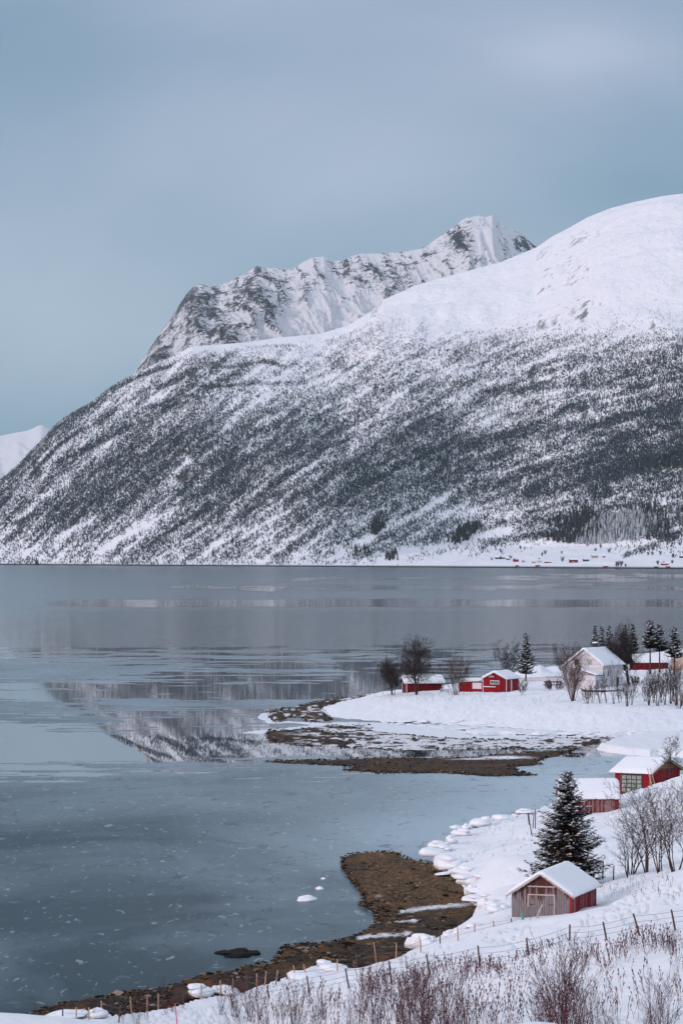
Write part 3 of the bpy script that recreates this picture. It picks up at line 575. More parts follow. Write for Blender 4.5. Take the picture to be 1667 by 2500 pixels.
# ------------------------------------------------------------------ far farms across the fjord
def far_house(label, px0, px1, pyb, htpx, wall, cat='house', name='farmhouse', rz=0.15, big=True):
    x, y, z = far_pt((px0 + px1) / 2, pyb); s = F / y; L_ = (px1 - px0) / s * 0.9; h = htpx / s; W = max(3.5, L_ * 0.6); he = h * 0.66
    t = house(name, label, cat, (x, y, z), rz, L_, W, he, h, wall, snow=0.22, oe=0.3, og=0.3, sink=3, seed=int(px0) % 50, group='farm buildings across the fjord')
    if big and L_ > 6:
        for k in (-1, 0, 1): opening(t, 'front', L_, W, k * L_ * 0.28, he * 0.4, 1.1, 1.1, WHITE, GLASS, 0.1)
    return t
FW = simple('far white house paint', (0.74, 0.70, 0.71), 0.7, 0.06, 1)
far_house('long low dark barn with a snowy roof, leftmost building across the fjord', 1207, 1233, 1364.5, 5.5, DARKW, 'barn', 'barn', 0.05)
far_house('small dark shed just right of the long low dark barn', 1234, 1245, 1366.5, 4.5, DARKW, 'shed', 'shed', 0.1, False)
far_house('bright red farmhouse left of the small white house on the far slope', 1251, 1266, 1371.5, 8.5, RED, rz=0.9)
far_house('white house immediately right of the bright red farmhouse', 1268, 1281, 1373.5, 8, FW, rz=0.5)
far_house('tiny red boathouse by the water below the bright red farmhouse', 1257, 1266, 1383, 4.5, RED, 'boathouse', 'boathouse', 0.1, False)
far_house('grey white outbuilding left of the two storey white house', 1297, 1306, 1375, 6, CREAM, 'shed', 'shed', 0.4, False)
far_house('two storey white house above the red waterside boathouse', 1308, 1322, 1374.5, 9, FW, rz=0.3)
far_house('low red boathouse by the water below the two storey white house', 1306, 1318, 1383.2, 4.8, RED, 'boathouse', 'boathouse', 0.1, False)
far_house('low dark red shed joined to the yellow shed', 1328, 1339, 1374.5, 4.5, RED2, 'shed', 'shed', 0.1, False)
far_house('small orange yellow shed right of the dark red shed', 1339.5, 1346, 1374.5, 4.8, ORANGE, 'shed', 'shed', 0.1, False)
o_ = far_house('largest red barn with an orange front across the fjord', 1388, 1410, 1373.5, 10.5, RED2, 'barn', 'barn', 0.12)
L_ = (1410 - 1388) / (F / o_.location.y) * 0.9; plank(o_, 'front', L_, max(3.5, L_ * 0.6), -L_ * 0.25, L_ * 0.12, 0.0, 2.4, ORANGE, 'door')
far_house('dark blue cottage right of the largest red barn', 1422, 1437, 1370.5, 7, DBLUE, rz=0.3)
far_house('pinkish white farmhouse highest on the far slope', 1442, 1459, 1362.5, 9.5, CREAM, rz=0.2)
far_house('tiny red shed right of the pinkish white farmhouse', 1470, 1477, 1361, 4.5, RED, 'shed', 'shed', 0.1, False)
far_house('small red boathouse alone by the far shore', 1472, 1484, 1385, 4.2, RED, 'boathouse', 'boathouse', 0.2, False)
far_house('dark boathouse left of the red cluster at the right', 1596, 1606, 1386, 4.5, DARKW, 'boathouse', 'boathouse', 0.2, False)
far_house('upper red house of the cluster near the right edge', 1612, 1631, 1380, 6, RED, rz=0.2)
far_house('lower red shed of the cluster near the right edge', 1624, 1635, 1386, 5, RED, 'shed', 'shed', 0.3, False)
far_house('dark roofed house cut by the right edge across the fjord', 1657, 1675, 1362, 6.5, DARKW, rz=0.1)

# ------------------------------------------------------------------ snowy near shore
SHORE = [(60, 2492), (125, 2464), (217, 2451), (303, 2434), (401, 2421), (461, 2405), (499, 2391), (575, 2380), (612, 2367), (672, 2356), (683, 2329), (699, 2315), (780, 2312), (850, 2299), (875, 2290), (900, 2278), (917, 2257), (914, 2239), (907, 2225), (875, 2210), (889, 2194), (872, 2169), (856, 2150), (844, 2135), (833, 2117), (836, 2099),
    (855, 2092), (910, 2086), (970, 2083), (979, 2095), (1005, 2104), (1040, 2110), (1065, 2115), (1045, 2092), (1062, 2075), (1078, 2050), (1100, 2024), (1143, 2006), (1198, 1993), (1241, 1985), (1302, 1974), (1370, 1945), (1430, 1925), (1500, 1908), (1600, 1898), (1700, 1888), (1900, 1880), (2300, 1880), (2600, 1890)]
SNOWE = [(60, 2500), (108, 2480), (170, 2474), (303, 2472), (461, 2440), (520, 2428), (585, 2422), (678, 2390), (770, 2354), (840, 2363), (882, 2362), (960, 2341), (995, 2322), (1040, 2302), (1086, 2280), (1142, 2262), (1198, 2235), (1163, 2210), (1138, 2190), (1131, 2168), (1103, 2136), (1068, 2112), (1052, 2092), (1066, 2076), (1082, 2050), (1104, 2026), (1145, 2008), (1200, 1995), (1243, 1987), (1302, 1976), (1370, 1947), (1430, 1927), (1500, 1910), (1600, 1900), (1700, 1890), (1900, 1882), (2300, 1882), (2600, 1892)]
CP = []
for (a, b_) in SNOWE[1:]: CP.append((*G(a, b_, 0.7)[:2], 0.7))
for c in [(1667, 2500, 150), (1667, 2400, 163), (1649, 2268, 186), (1563, 2280, 188), (1482, 2297, 190), (1390, 2310, 194), (1294, 2340, 199), (1172, 2359, 205), (1050, 2375, 213), (957, 2394, 220), (854, 2410, 229), (757, 2429, 235), (660, 2447, 239), (576, 2474, 238), (1254, 2240, 257), (1389, 2228, 255), (1463, 2206, 262),
    (1150, 2300, 243), (1320, 2280, 235), (1500, 2225, 240), (1560, 2180, 256), (1667, 2120, 268), (1667, 2200, 235), (1750, 2150, 240), (1560, 2140, 280), (1667, 2090, 296), (1480, 2110, 300), (1385, 2150, 285), (1300, 2090, 318), (1200, 2100, 316), (1180, 2180, 290), (1250, 2020, 375), (1160, 2050, 372), (1330, 1990, 400), (1500, 2050, 322), (1600, 2050, 320),
    (1560, 1995, 352), (1650, 1965, 352), (1515, 1975, 369), (1420, 1990, 369), (1520, 1942, 386), (1590, 1918, 388), (1667, 1895, 392), (1600, 1922, 404), (1640, 1912, 412), (1900, 1850, 400), (1500, 1920, 440), (1650, 1905, 435), (1900, 2000, 330), (1200, 2450, 178), (1400, 2420, 172), (1000, 2470, 195), (1500, 2470, 158), (830, 2490, 208), (700, 2495, 222), (450, 2490, 236), (1833, 2500, 140), (1833, 2300, 180)]: CP.append(P(*c))
for c in [(0, 0, 32.3), (-8, 0, 32.3), (10, 0, 32.6), (-5, 14, 31.6), (5, 14, 31.75), (0, 30, 28.9), (-9, 30, 28.3), (10, 30, 29.3), (0, 60, 24.2), (-14, 60, 22.5), (14, 60, 25), (0, 90, 19.3), (-18, 90, 16.5), (16, 90, 20.5), (3.4, 120, 14.6), (-8, 120, 12.5), (-24, 120, 10.5), (17, 120, 16), (30, 120, 18), (-4, 150, 9.6), (-22, 150, 6.8), (-40, 150, 5), (-6, 180, 6.3), (-20, 180, 3.9), (-40, 180, 2.0), (-26, 210, 1.4), (-45, 210, 0.5)]: CP.append(c)
TP = tps([(x * 2.0, y, z) for x, y, z in CP], 0.002)
def gz(X_, Y_): return TP(np.asarray(X_, float) * 2.0, Y_)
def sd_px(poly, px, py, ky=3.0):
    p = np.array(poly, float) * np.array([1, ky]); return sdf(p, px, np.asarray(py) * ky)
BOT = [(2600, 3200), (2600, 30000), (-3000, 30000), (-3000, 2700), (-100, 2530)]
ds_ = np.concatenate([np.linspace(6, 60, 60, endpoint=False), np.linspace(60, 150, 110, endpoint=False), np.linspace(150, 560, 620)])
cs_ = np.concatenate([np.arange(-1500, -100, 60), np.arange(-100, 1800, 4.0), np.arange(1800, 2600, 50)])
PXN, DN = np.meshgrid(cs_, ds_); XN = (PXN - CX) / F * DN
# near the camera the fan of columns is narrow, so it is widened there
wide = 1 + 9 * np.exp(-DN / 40.0); XN = XN * wide; PXN = XN / DN * F + CX
ZN = gz(XN, DN); PZ = HZ + (CH - 0.7) / DN * F
sdn = sd_px(SNOWE + BOT, PXN, PZ)
n1_ = fbm(XN / 1.2, DN / 3.0, 3, 91) - 0.5
lip = sstep(-2.0, 6.0, sdn + n1_ * 9)
far_ = sstep(2, 40, sdn)
ZS = np.maximum(ZN, 0.5)
ZS = ZS + far_ * ((fbm(XN / 9, DN / 13, 4, 93) - 0.5) * 0.95 + (fbm(XN / 2.1, DN / 3.2, 4, 95) - 0.5) * 0.30) * sstep(4, 80, DN)
PYN = HZ + (CH - ZN) / DN * F
trk = lambda x0, y0, x1, y1, w, dp: -dp * np.exp(-((PYN - (y0 + (PXN - x0) / (x1 - x0) * (y1 - y0))) / w) ** 2) * sstep(x0 - 20, x0, PXN) * sstep(x1 + 20, x1, PXN)
ZS = ZS + trk(1475, 2208, 1760, 2150, 1.6, .22) + trk(1300, 2262, 1560, 2222, 1.8, .14) + trk(1180, 2080, 1290, 2035, 2, .2)
dent = sstep(.66, .74, vnoise(PXN / 7.0, PYN / 3.5, 55)) * sstep(.5, .62, vnoise(PXN / 60.0, PYN / 22.0, 57))
ZS = ZS - dent * .16 * sstep(120, 160, DN)
ZS = ZS * lip + (-0.9) * (1 - lip)
keep = sdn > -14
M_SNOW = snow_mat('snow field', 0.35, 3.0, 0.7, 0.35, (0.775, 0.79, 0.845))  # lower albedo: the dimmer light on the near slope is put into the colour
def masked(name, V, keepm, mat_, attrs=None):
    r, c = keepm.shape; f = grid_faces(r, c); k = keepm.ravel()[f].any(1); f = f[k][:, ::-1]
    used = np.unique(f); mp_ = -np.ones(r * c, int); mp_[used] = np.arange(len(used))
    return mesh_np(name, V.reshape(-1, 3)[used], mp_[f], mat_, attrs={k2: v.ravel()[used] for k2, v in (attrs or {}).items()})
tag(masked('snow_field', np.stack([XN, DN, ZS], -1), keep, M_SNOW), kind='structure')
def near(px, py):                        # photo pixel -> point on the near snow
    d_ = np.linspace(90, 470, 1900); X_ = (px - CX) / F * d_; z_ = gz(X_, d_); ray = CH + (HZ - py) / F * d_
    k = np.argmax(z_ >= ray); d0 = d_[k]; return ((px - CX) / F * d0, d0, float(z_[k]))
def nearxy(x, y): return (x, y, float(gz(np.array([x]), np.array([y]))[0]))

# the gravel foreshore of the near cove and the bars off the headland
def gravel_mat(name, c0, c1, c2, sc=1.0, ora=0.1):
    m, t, b = mat(name); v = objvec(t, (1, 0.55, 1)); vo = N(t, 'ShaderNodeTexVoronoi'); vo.inputs['Scale'].default_value = 3.2 * sc; L(t, v, vo.inputs['Vector'])
    a = noise(t, 0.22, 4, 0.6, v); c = noise(t, 5.0, 4, 0.7, v)
    r = ramp(t, [(0.0, c0), (0.45, c1), (0.8, c2), (1.0, tuple(min(1, x * 1.7) for x in c2))])
    L(t, math_n(t, 'ADD', math_n(t, 'MULTIPLY', vo.outputs['Color'], 0.6), math_n(t, 'MULTIPLY', c.outputs[0], 0.3)), r.inputs[0])
    wet = attr(t, 'wet'); k = mixc(t, math_n(t, 'MULTIPLY', wet, 0.8), r.outputs[0], (0.010, 0.010, 0.010))
    orr = N(t, 'ShaderNodeMapRange'); L(t, a.outputs[0], orr.inputs[0]); orr.inputs[1].default_value = 0.5; orr.inputs[2].default_value = 0.68
    k = mixc(t, math_n(t, 'MULTIPLY', orr.outputs[0], ora), k, (0.22, 0.09, 0.02)); L(t, k, b.inputs['Base Color'])
    sn = attr(t, 'snow'); k2 = mixc(t, sn, k, SNOWC); L(t, k2, b.inputs['Base Color'])
    b.inputs['Roughness'].default_value = 0.85; b.inputs['Specular IOR Level'].default_value = 0.12; bump(t, b, math_n(t, 'ADD', vo.outputs['Distance'], c.outputs[0]), 0.9, 0.12); return m
GRAV = gravel_mat('brown gravel', (0.016, 0.010, 0.006), (0.085, 0.050, 0.026), (0.22, 0.135, 0.075), 1.0, 0.45)
GRAV2 = gravel_mat('dark gravel', (0.009, 0.006, 0.005), (0.040, 0.025, 0.017), (0.12, 0.078, 0.050), 0.8, 0.3)
def patch(name, poly, h, mat_, ky=3.0, sx=2.5, sy=1.2, k=0.03, amp=0.16, nsx=1.0, nsy=2.5, seed=0, snowf=None, edge=5, wetf=None, kind='structure', flat=None):
    p = np.array(poly, float); x0, y0 = p.min(0) - 14; x1, y1 = p.max(0) + 7
    A, B = np.meshgrid(np.arange(x0, x1, sx), np.arange(y0, y1, sy)); d_ = CH * F / (B - HZ); X_ = (A - CX) / F * d_
    sd_ = sd_px(poly, A, B, ky) + (fbm(A / 26, B / 8, 4, seed + 3) - 0.5) * edge * 4
    n = fbm(X_ / nsx, d_ / nsy, 4, seed + 1) - 0.5; n2 = fbm(X_ / (nsx * 6), d_ / (nsy * 6), 3, seed + 2) - 0.5
    z = np.clip(sd_ * k, -0.6, h) + (n * amp + n2 * amp * 1.2) * sstep(-14, 6, sd_)
    wet = 1 - sstep(0.02, 0.22, z); wet = wetf(A, B, wet) if wetf else wet
    sn = snowf(A, B, z) if snowf else 0 * z
    o = masked(name, np.stack([X_, d_, z], -1), z > -0.25, mat_, {'wet': wet, 'snow': sn}); tag(o, kind=kind); return o, (A, B, z, sd_)
beach_poly = SHORE[:33] + [(1085, 2100), (1130, 2130), (1175, 2170), (1215, 2225), (1180, 2262), (1120, 2290), (1040, 2315), (960, 2360), (880, 2385), (780, 2380), (690, 2410), (600, 2440), (480, 2455), (330, 2490), (150, 2500)]
def pools(A, B, z):
    s1 = np.exp(-((B - (2236 - (A - 985) * 0.105)) / 5.0) ** 2) * sstep(960, 985, A) * (1 - sstep(1150, 1180, A)); s2 = np.exp(-((B - (2262 - (A - 965) * 0.05)) / 3.5) ** 2) * sstep(955, 970, A) * (1 - sstep(1010, 1035, A)) ; s3 = np.exp(-((B - (2299 - (A - 900) * 0.08)) / 5.5) ** 2) * sstep(860, 890, A) * (1 - sstep(990, 1015, A))
    return s1, s2, s3
bo, (bA, bB, bz, bs) = patch('gravel_beach', beach_poly, 0.42, GRAV, seed=200, k=0.035, amp=0.22, nsx=0.6, nsy=1.6, edge=3, wetf=lambda A, B, w: np.clip(w + sstep(900, 850, A) * .6 + sstep(2190, 2260, B + (fbm(A / 40, B / 12, 3, 5) - .5) * 80) * 0.75, 0, 1),
    snowf=lambda A, B, z: np.clip(sum(pools(A, B, z)) * 1.4 - 0.3 + (fbm(A / 9, B / 2.5, 3, 8) - 0.5) * 1.2 * (sum(pools(A, B, z)) > 0.05), 0, 1) * 0.8)
bar1 = [(650, 1748), (655, 1738), (690, 1731), (756, 1718), (797, 1708), (872, 1700), (905, 1696), (890, 1706), (835, 1712), (790, 1728), (800, 1748), (812, 1758), (780, 1765), (750, 1763), (735, 1752), (700, 1752), (690, 1762), (672, 1764)]
patch('tidal_spit', bar1, 0.22, GRAV2, seed=210, k=0.016, amp=0.13, nsx=1.2, nsy=6, edge=2.5, snowf=lambda A, B, z: sstep(0.56, 0.66, fbm(A / 14, B / 3.5, 3, 31)) * 0.8)
bar2 = [(648, 1790), (655, 1784), (700, 1780), (760, 1777), (800, 1772), (880, 1768), (905, 1771), (912, 1778), (890, 1782), (940, 1788), (1050, 1800), (1200, 1806), (1350, 1803), (1490, 1800), (1510, 1806), (1430, 1820), (1380, 1826), (1250, 1827), (1100, 1830), (950, 1830), (860, 1826), (740, 1819), (660, 1812)]
patch('rocky_tidal_flat', bar2, 0.16, GRAV2, seed=220, k=0.012, amp=0.15, nsx=1.3, nsy=5, edge=3, snowf=lambda A, B, z: sstep(0.50, 0.62, fbm(A / 22, B / 3.2, 4, 41) + 0.22 * sstep(800, 1000, A) - 0.10 * sstep(1250, 1450, A) - 0.04) * 0.8 * sstep(650, 800, A))
bar3 = [(644, 1859), (740, 1856), (850, 1853), (940, 1850), (1144, 1850), (1212, 1843), (1335, 1834), (1405, 1830), (1385, 1838), (1330, 1852), (1310, 1862), (1322, 1868), (1255, 1872), (1266, 1884), (1308, 1893), (1210, 1896), (1090, 1888), (940, 1888), (838, 1880), (870, 1872), (800, 1868), (700, 1864)]
patch('gravel_bar', bar3, 0.24, GRAV2, seed=230, k=0.014, amp=0.12, nsx=1.1, nsy=4.5, edge=2.2, snowf=lambda A, B, z: np.clip(np.exp(-((A - 1230) / 60) ** 2 - ((B - 1853) / 4) ** 2) * 1.6 + np.exp(-((A - 1140) / 45) ** 2 - ((B - 1857) / 2) ** 2) * 1.2 - 0.3 + (fbm(A / 10, B / 2.5, 3, 43) - .5), 0, 1))

# ------------------------------------------------------------------ headland across the cove
HEAD = [(880, 1699), (830, 1713), (790, 1726), (777, 1735), (800, 1748), (850, 1755), (906, 1759), (980, 1764), (1090, 1768), (1200, 1774), (1300, 1780), (1400, 1785), (1500, 1788), (1600, 1786), (1800, 1780), (2200, 1775), (2200, 1590), (1800, 1592), (1667, 1601), (1530, 1616), (1400, 1629), (1260, 1644), (1200, 1656), (1120, 1669), (1040, 1678), (935, 1688)]
HC = [(*G(a, b_, 0.5)[:2], 0.5) for a, b_ in HEAD[:16]]
for (a, b_, z) in [(900, 1720, 1.0), (1000, 1735, 1.4), (1100, 1735, 1.6), (1200, 1735, 1.8), (1300, 1735, 2.0), (1400, 1740, 2.1), (1500, 1745, 2.1), (1600, 1745, 2.1), (950, 1695, 1.7), (1030, 1690, 2.2), (1120, 1692, 2.5), (1236, 1687, 2.8), (1300, 1700, 2.7), (1400, 1709, 2.7), (1500, 1715, 2.7), (1600, 1720, 2.6), (1040, 1686, 2.2), (1200, 1668, 2.6), (1262, 1663, 2.8), (1330, 1656, 3.0), (1430, 1676, 3.4), (1400, 1650, 3.5), (1530, 1640, 4.2), (1600, 1636, 4.5), (1667, 1625, 4.8), (1530, 1622, 4.2), (1667, 1609, 4.6), (1260, 1655, 2.6), (1750, 1650, 4.5), (2000, 1640, 5), (2000, 1700, 4)]: HC.append(G(a, b_, z))
TH = tps([(x * 3.0, y, z) for x, y, z in HC], 0.003)
def hz_(X_, Y_): return TH(np.asarray(X_, float) * 3.0, Y_)
cs2 = np.concatenate([np.arange(760, 1700, 2.2), np.arange(1700, 2200, 25)]); dd = np.linspace(590, 1010, 460); A, B = np.meshgrid(cs2, dd); X_ = (A - CX) / F * B
pz = HZ + CH / B * F; sdh = sd_px(HEAD, A, pz, 3.0) + (fbm(A / 18, pz / 5, 4, 71) - 0.5) * 10
mound = 2.3 * np.exp(-((A - 1300) / 40) ** 4 - ((B - 806) / 9) ** 2) * (0.8 + 0.4 * fbm(A / 12, B / 8, 3, 3)) + 1.2 * np.exp(-((A - 1243) / 14) ** 2 - ((B - 792) / 7) ** 2)
z = hz_(X_, B) + (fbm(X_ / 5, B / 14, 4, 73) - 0.5) * 0.55 + (fbm(X_ / 1.3, B / 4, 3, 75) - 0.5) * 0.16
z = np.maximum(z, 0.06) * sstep(-6, 75, sdh) ** 0.6 - 0.8 * (1 - sstep(-6, 2, sdh)) + mound
tag(masked('snowy_headland', np.stack([X_, B, z], -1), sdh > -12, snow_mat('headland snow', 0.4, 3.0, 0.7, 0.4)), kind='structure')
def head(px, py):
    d_ = np.linspace(600, 960, 1800); x_ = (px - CX) / F * d_; z_ = hz_(x_, d_); ray = CH + (HZ - py) / F * d_; k = np.argmax(z_ >= ray); return ((px - CX) / F * d_[k], d_[k], float(z_[k]))
# snow-covered shore ice on the tidal flat and the thick ice shelf at the right
m = snow_mat('snow on shore ice', 0.5, 2.2, 0.9, 0.3, (0.74, 0.77, 0.83)); M_ICESNOW = m
def ice_patch(name, poly, h, seed, edge, k, amp, M=None, nx=1.5, ny=6, kx=3.0):
    A, B = np.meshgrid(np.arange(min(p[0] for p in poly) - 8, max(p[0] for p in poly) + 6, 2.2), np.arange(min(p[1] for p in poly) - 3, max(p[1] for p in poly) + 3, 0.8)); d_ = CH * F / (B - HZ); X_ = (A - CX) / F * d_
    sd_ = sd_px(poly, A, B, kx) + (fbm(A / 20, B / 5, 4, seed) - 0.5) * edge
    z = h * sstep(-1, k, sd_) + (fbm(X_ / nx, d_ / ny, 4, seed + 1) - 0.5) * amp * sstep(0, 8, sd_) - 0.5 * (1 - sstep(-4, 0, sd_))
    tag(masked(name, np.stack([X_, d_, z], -1), sd_ > -6, M or M_ICESNOW), kind='structure')
ice_patch('shore_ice', [(930, 1762), (1000, 1768), (1100, 1771), (1250, 1779), (1360, 1786), (1500, 1790), (1720, 1786), (1720, 1801), (1600, 1803), (1500, 1800), (1380, 1797), (1260, 1795), (1170, 1795), (1110, 1788), (1130, 1784), (1050, 1776), (960, 1768)], 0.22, 301, 22, 5, 0.28)
ice_patch('ice_apron', [(590, 1789), (620, 1783), (665, 1779), (760, 1771), (720, 1764), (655, 1766), (628, 1752), (640, 1742), (660, 1737), (668, 1760), (800, 1764), (900, 1763), (1000, 1770), (1110, 1779), (1180, 1795), (1400, 1797), (1440, 1802), (1200, 1806), (1000, 1796), (900, 1783), (820, 1770), (700, 1785), (640, 1792)], 0.05, 321, 16, 4, 0.10)
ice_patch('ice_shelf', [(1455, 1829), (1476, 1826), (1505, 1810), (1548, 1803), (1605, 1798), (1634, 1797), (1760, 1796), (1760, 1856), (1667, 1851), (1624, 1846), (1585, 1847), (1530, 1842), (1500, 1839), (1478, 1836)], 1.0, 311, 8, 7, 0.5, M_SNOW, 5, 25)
ORD = 'first second third fourth fifth sixth seventh eighth ninth tenth eleventh twelfth thirteenth fourteenth fifteenth sixteenth seventeenth eighteenth nineteenth twentieth twenty-first twenty-second twenty-third twenty-fourth'.split()
# ------------------------------------------------------------------ tubes and trees
def tubes(name, segs, m, parent=None, n=3, smooth=True):
    a = np.array(segs, np.float32); P0, P1, R0, R1 = a[:, 0:3], a[:, 3:6], a[:, 6], a[:, 7]; d = P1 - P0; d /= np.linalg.norm(d, axis=1, keepdims=True) + 1e-9
    u = np.cross(d, np.array([0.31, 0.17, 0.93])); u /= np.linalg.norm(u, axis=1, keepdims=True) + 1e-9; v = np.cross(d, u); an = np.arange(n) / n * 2 * np.pi
    ring = u[:, None] * np.cos(an)[None, :, None] + v[:, None] * np.sin(an)[None, :, None]
    V = np.concatenate([P0[:, None] + ring * R0[:, None, None], P1[:, None] + ring * R1[:, None, None]], 1).reshape(-1, 3)
    b_ = np.arange(len(a))[:, None, None] * 2 * n; k = np.arange(n); f = np.stack([k, (k + 1) % n, (k + 1) % n + n, k + n], -1)[None]
    return mesh_np(name, V, (b_ + f).reshape(-1, 4), m, parent, smooth=smooth)
def rv(r, s): return Vector((r.uniform(-s, s), r.uniform(-s, s), r.uniform(-s, s)))
def limb(r, segs, p, d, ln, rad, depth, cfg):
    n = max(2, int(cfg['n'][depth])); st = ln / n; q = p.copy(); d = d.normalized(); rr = rad; pts = []
    for i in range(n):
        d = (d + rv(r, cfg['wob'][depth]) + Vector((0, 0, cfg['up'][depth]))).normalized(); q2 = q + d * st; r2 = rad * (1 - (i + 1) / n * cfg['taper'][depth])
        segs.append((*q, *q2, rr, max(r2, cfg['rmin']))); rr = max(r2, cfg['rmin']); pts.append((q2.copy(), d.copy(), (i + 1) / n, rr)); q = q2
    if depth + 1 < len(cfg['n']):
        k = cfg['kids'][depth]; k = int(k * r.uniform(0.8, 1.2))
        for j in range(k):
            f = cfg['start'][depth] + (1 - cfg['start'][depth]) * (j + r.random()) / k; x = f * n; i = min(int(x), n - 1); base, dd, _, br = pts[i]; p0 = pts[i - 1][0] if i else p; b0 = p0.lerp(base, x - i)
            side = dd.cross(rv(r, 1).normalized())
            if side.length < 1e-3: continue
            side.normalize(); a = math.radians(r.uniform(*cfg['ang'][depth])); nd = dd * math.cos(a) + side * math.sin(a)
            limb(r, segs, b0, nd, ln * cfg['ratio'][depth] * r.uniform(0.7, 1.15) * (1.15 - 0.6 * f * cfg['topred']), min(br * 0.7, rad * cfg['rr'][depth]), depth + 1, cfg)
BIRCH = dict(n=[9, 6, 4, 3], wob=[.07, .13, .2, .25], up=[.02, .03, .0, -.10], taper=[.9, .9, .9, .9], kids=[20, 10, 7], start=[.22, .2, .1], ang=[(28, 52), (28, 60), (25, 65)], ratio=[.46, .48, .42], rr=[.42, .5, .5], rmin=0.012, topred=1.0)
BUSH = dict(n=[6, 4, 3], wob=[.07, .12, .2], up=[.03, .05, .03], taper=[.92, .9, .9], kids=[11, 5], start=[.25, .2], ang=[(18, 42), (20, 50)], ratio=[.36, .42], rr=[.45, .6], rmin=0.010, topred=.8)
ALDER = dict(n=[9, 6, 4, 3], wob=[.13, .2, .22, .25], up=[.03, .06, .05, .02], taper=[.88, .9, .9, .9], kids=[10, 6, 4], start=[.22, .25, .2], ang=[(25, 50), (25, 55), (25, 55)], ratio=[.48, .42, .36], rr=[.5, .55, .6], rmin=0.009, topred=.8)
SAPL = dict(n=[9, 5, 3], wob=[.07, .11, .16], up=[.03, .08, .05], taper=[.9, .9, .9], kids=[10, 4], start=[.15, .3], ang=[(18, 46), (20, 46)], ratio=[.34, .38], rr=[.5, .6], rmin=0.0055, topred=.9)
def bark(name, lo, hi): 
    return foliage_mat(name, lo, hi, 1.5)
B_DARK = bark('dark birch bark', (0.030, 0.022, 0.022), (0.085, 0.065, 0.062)); B_BROWN = bark('brown twigs', (0.055, 0.033, 0.028), (0.14, 0.095, 0.08)); B_RED = bark('reddish twigs', (0.040, 0.016, 0.020), (0.12, 0.050, 0.055))
B_BLACK = bark('black wet bark', (0.012, 0.010, 0.012), (0.045, 0.038, 0.040))
def bare_tree(name, label, cat, loc, h, stems, spread, cfg, m, rad, seed, group=None, lean=0.0, trunks=True):
    r = random.Random(seed); t = thing(name, label, cat, loc, 0, group); segs = []; sb = 0.12 * math.sqrt(stems)
    for i in range(stems):
        a = r.uniform(0, 6.28); k = r.uniform(0.2, 1) * spread if stems > 1 else spread * 0.2
        d = Vector((math.cos(a) * k + lean, math.sin(a) * k, 1)); s_ = r.uniform(.75, 1.0) if stems > 1 else 1
        limb(r, segs, Vector((math.cos(a) * sb * k * 2, math.sin(a) * sb * k * 2, -0.4)), d, h * s_ * 0.92, rad * r.uniform(.7, 1), 0, cfg)
    zs = np.array([s_[5] for s_ in segs]); f = h / max(0.1, np.percentile(zs, 99.7)); segs = [tuple(np.array(s_[:6]) * f) + s_[6:] for s_ in segs]
    rc = rad * 0.42
    tr = [s_ for s_ in segs if s_[6] > rc * 0.55]; tw = [s_ for s_ in segs if s_[6] <= rc * 0.55]
    if tr: tubes('trunk', tr, m, t, 6)
    if tw: tubes('crown', tw, m, t, 3)
    return t

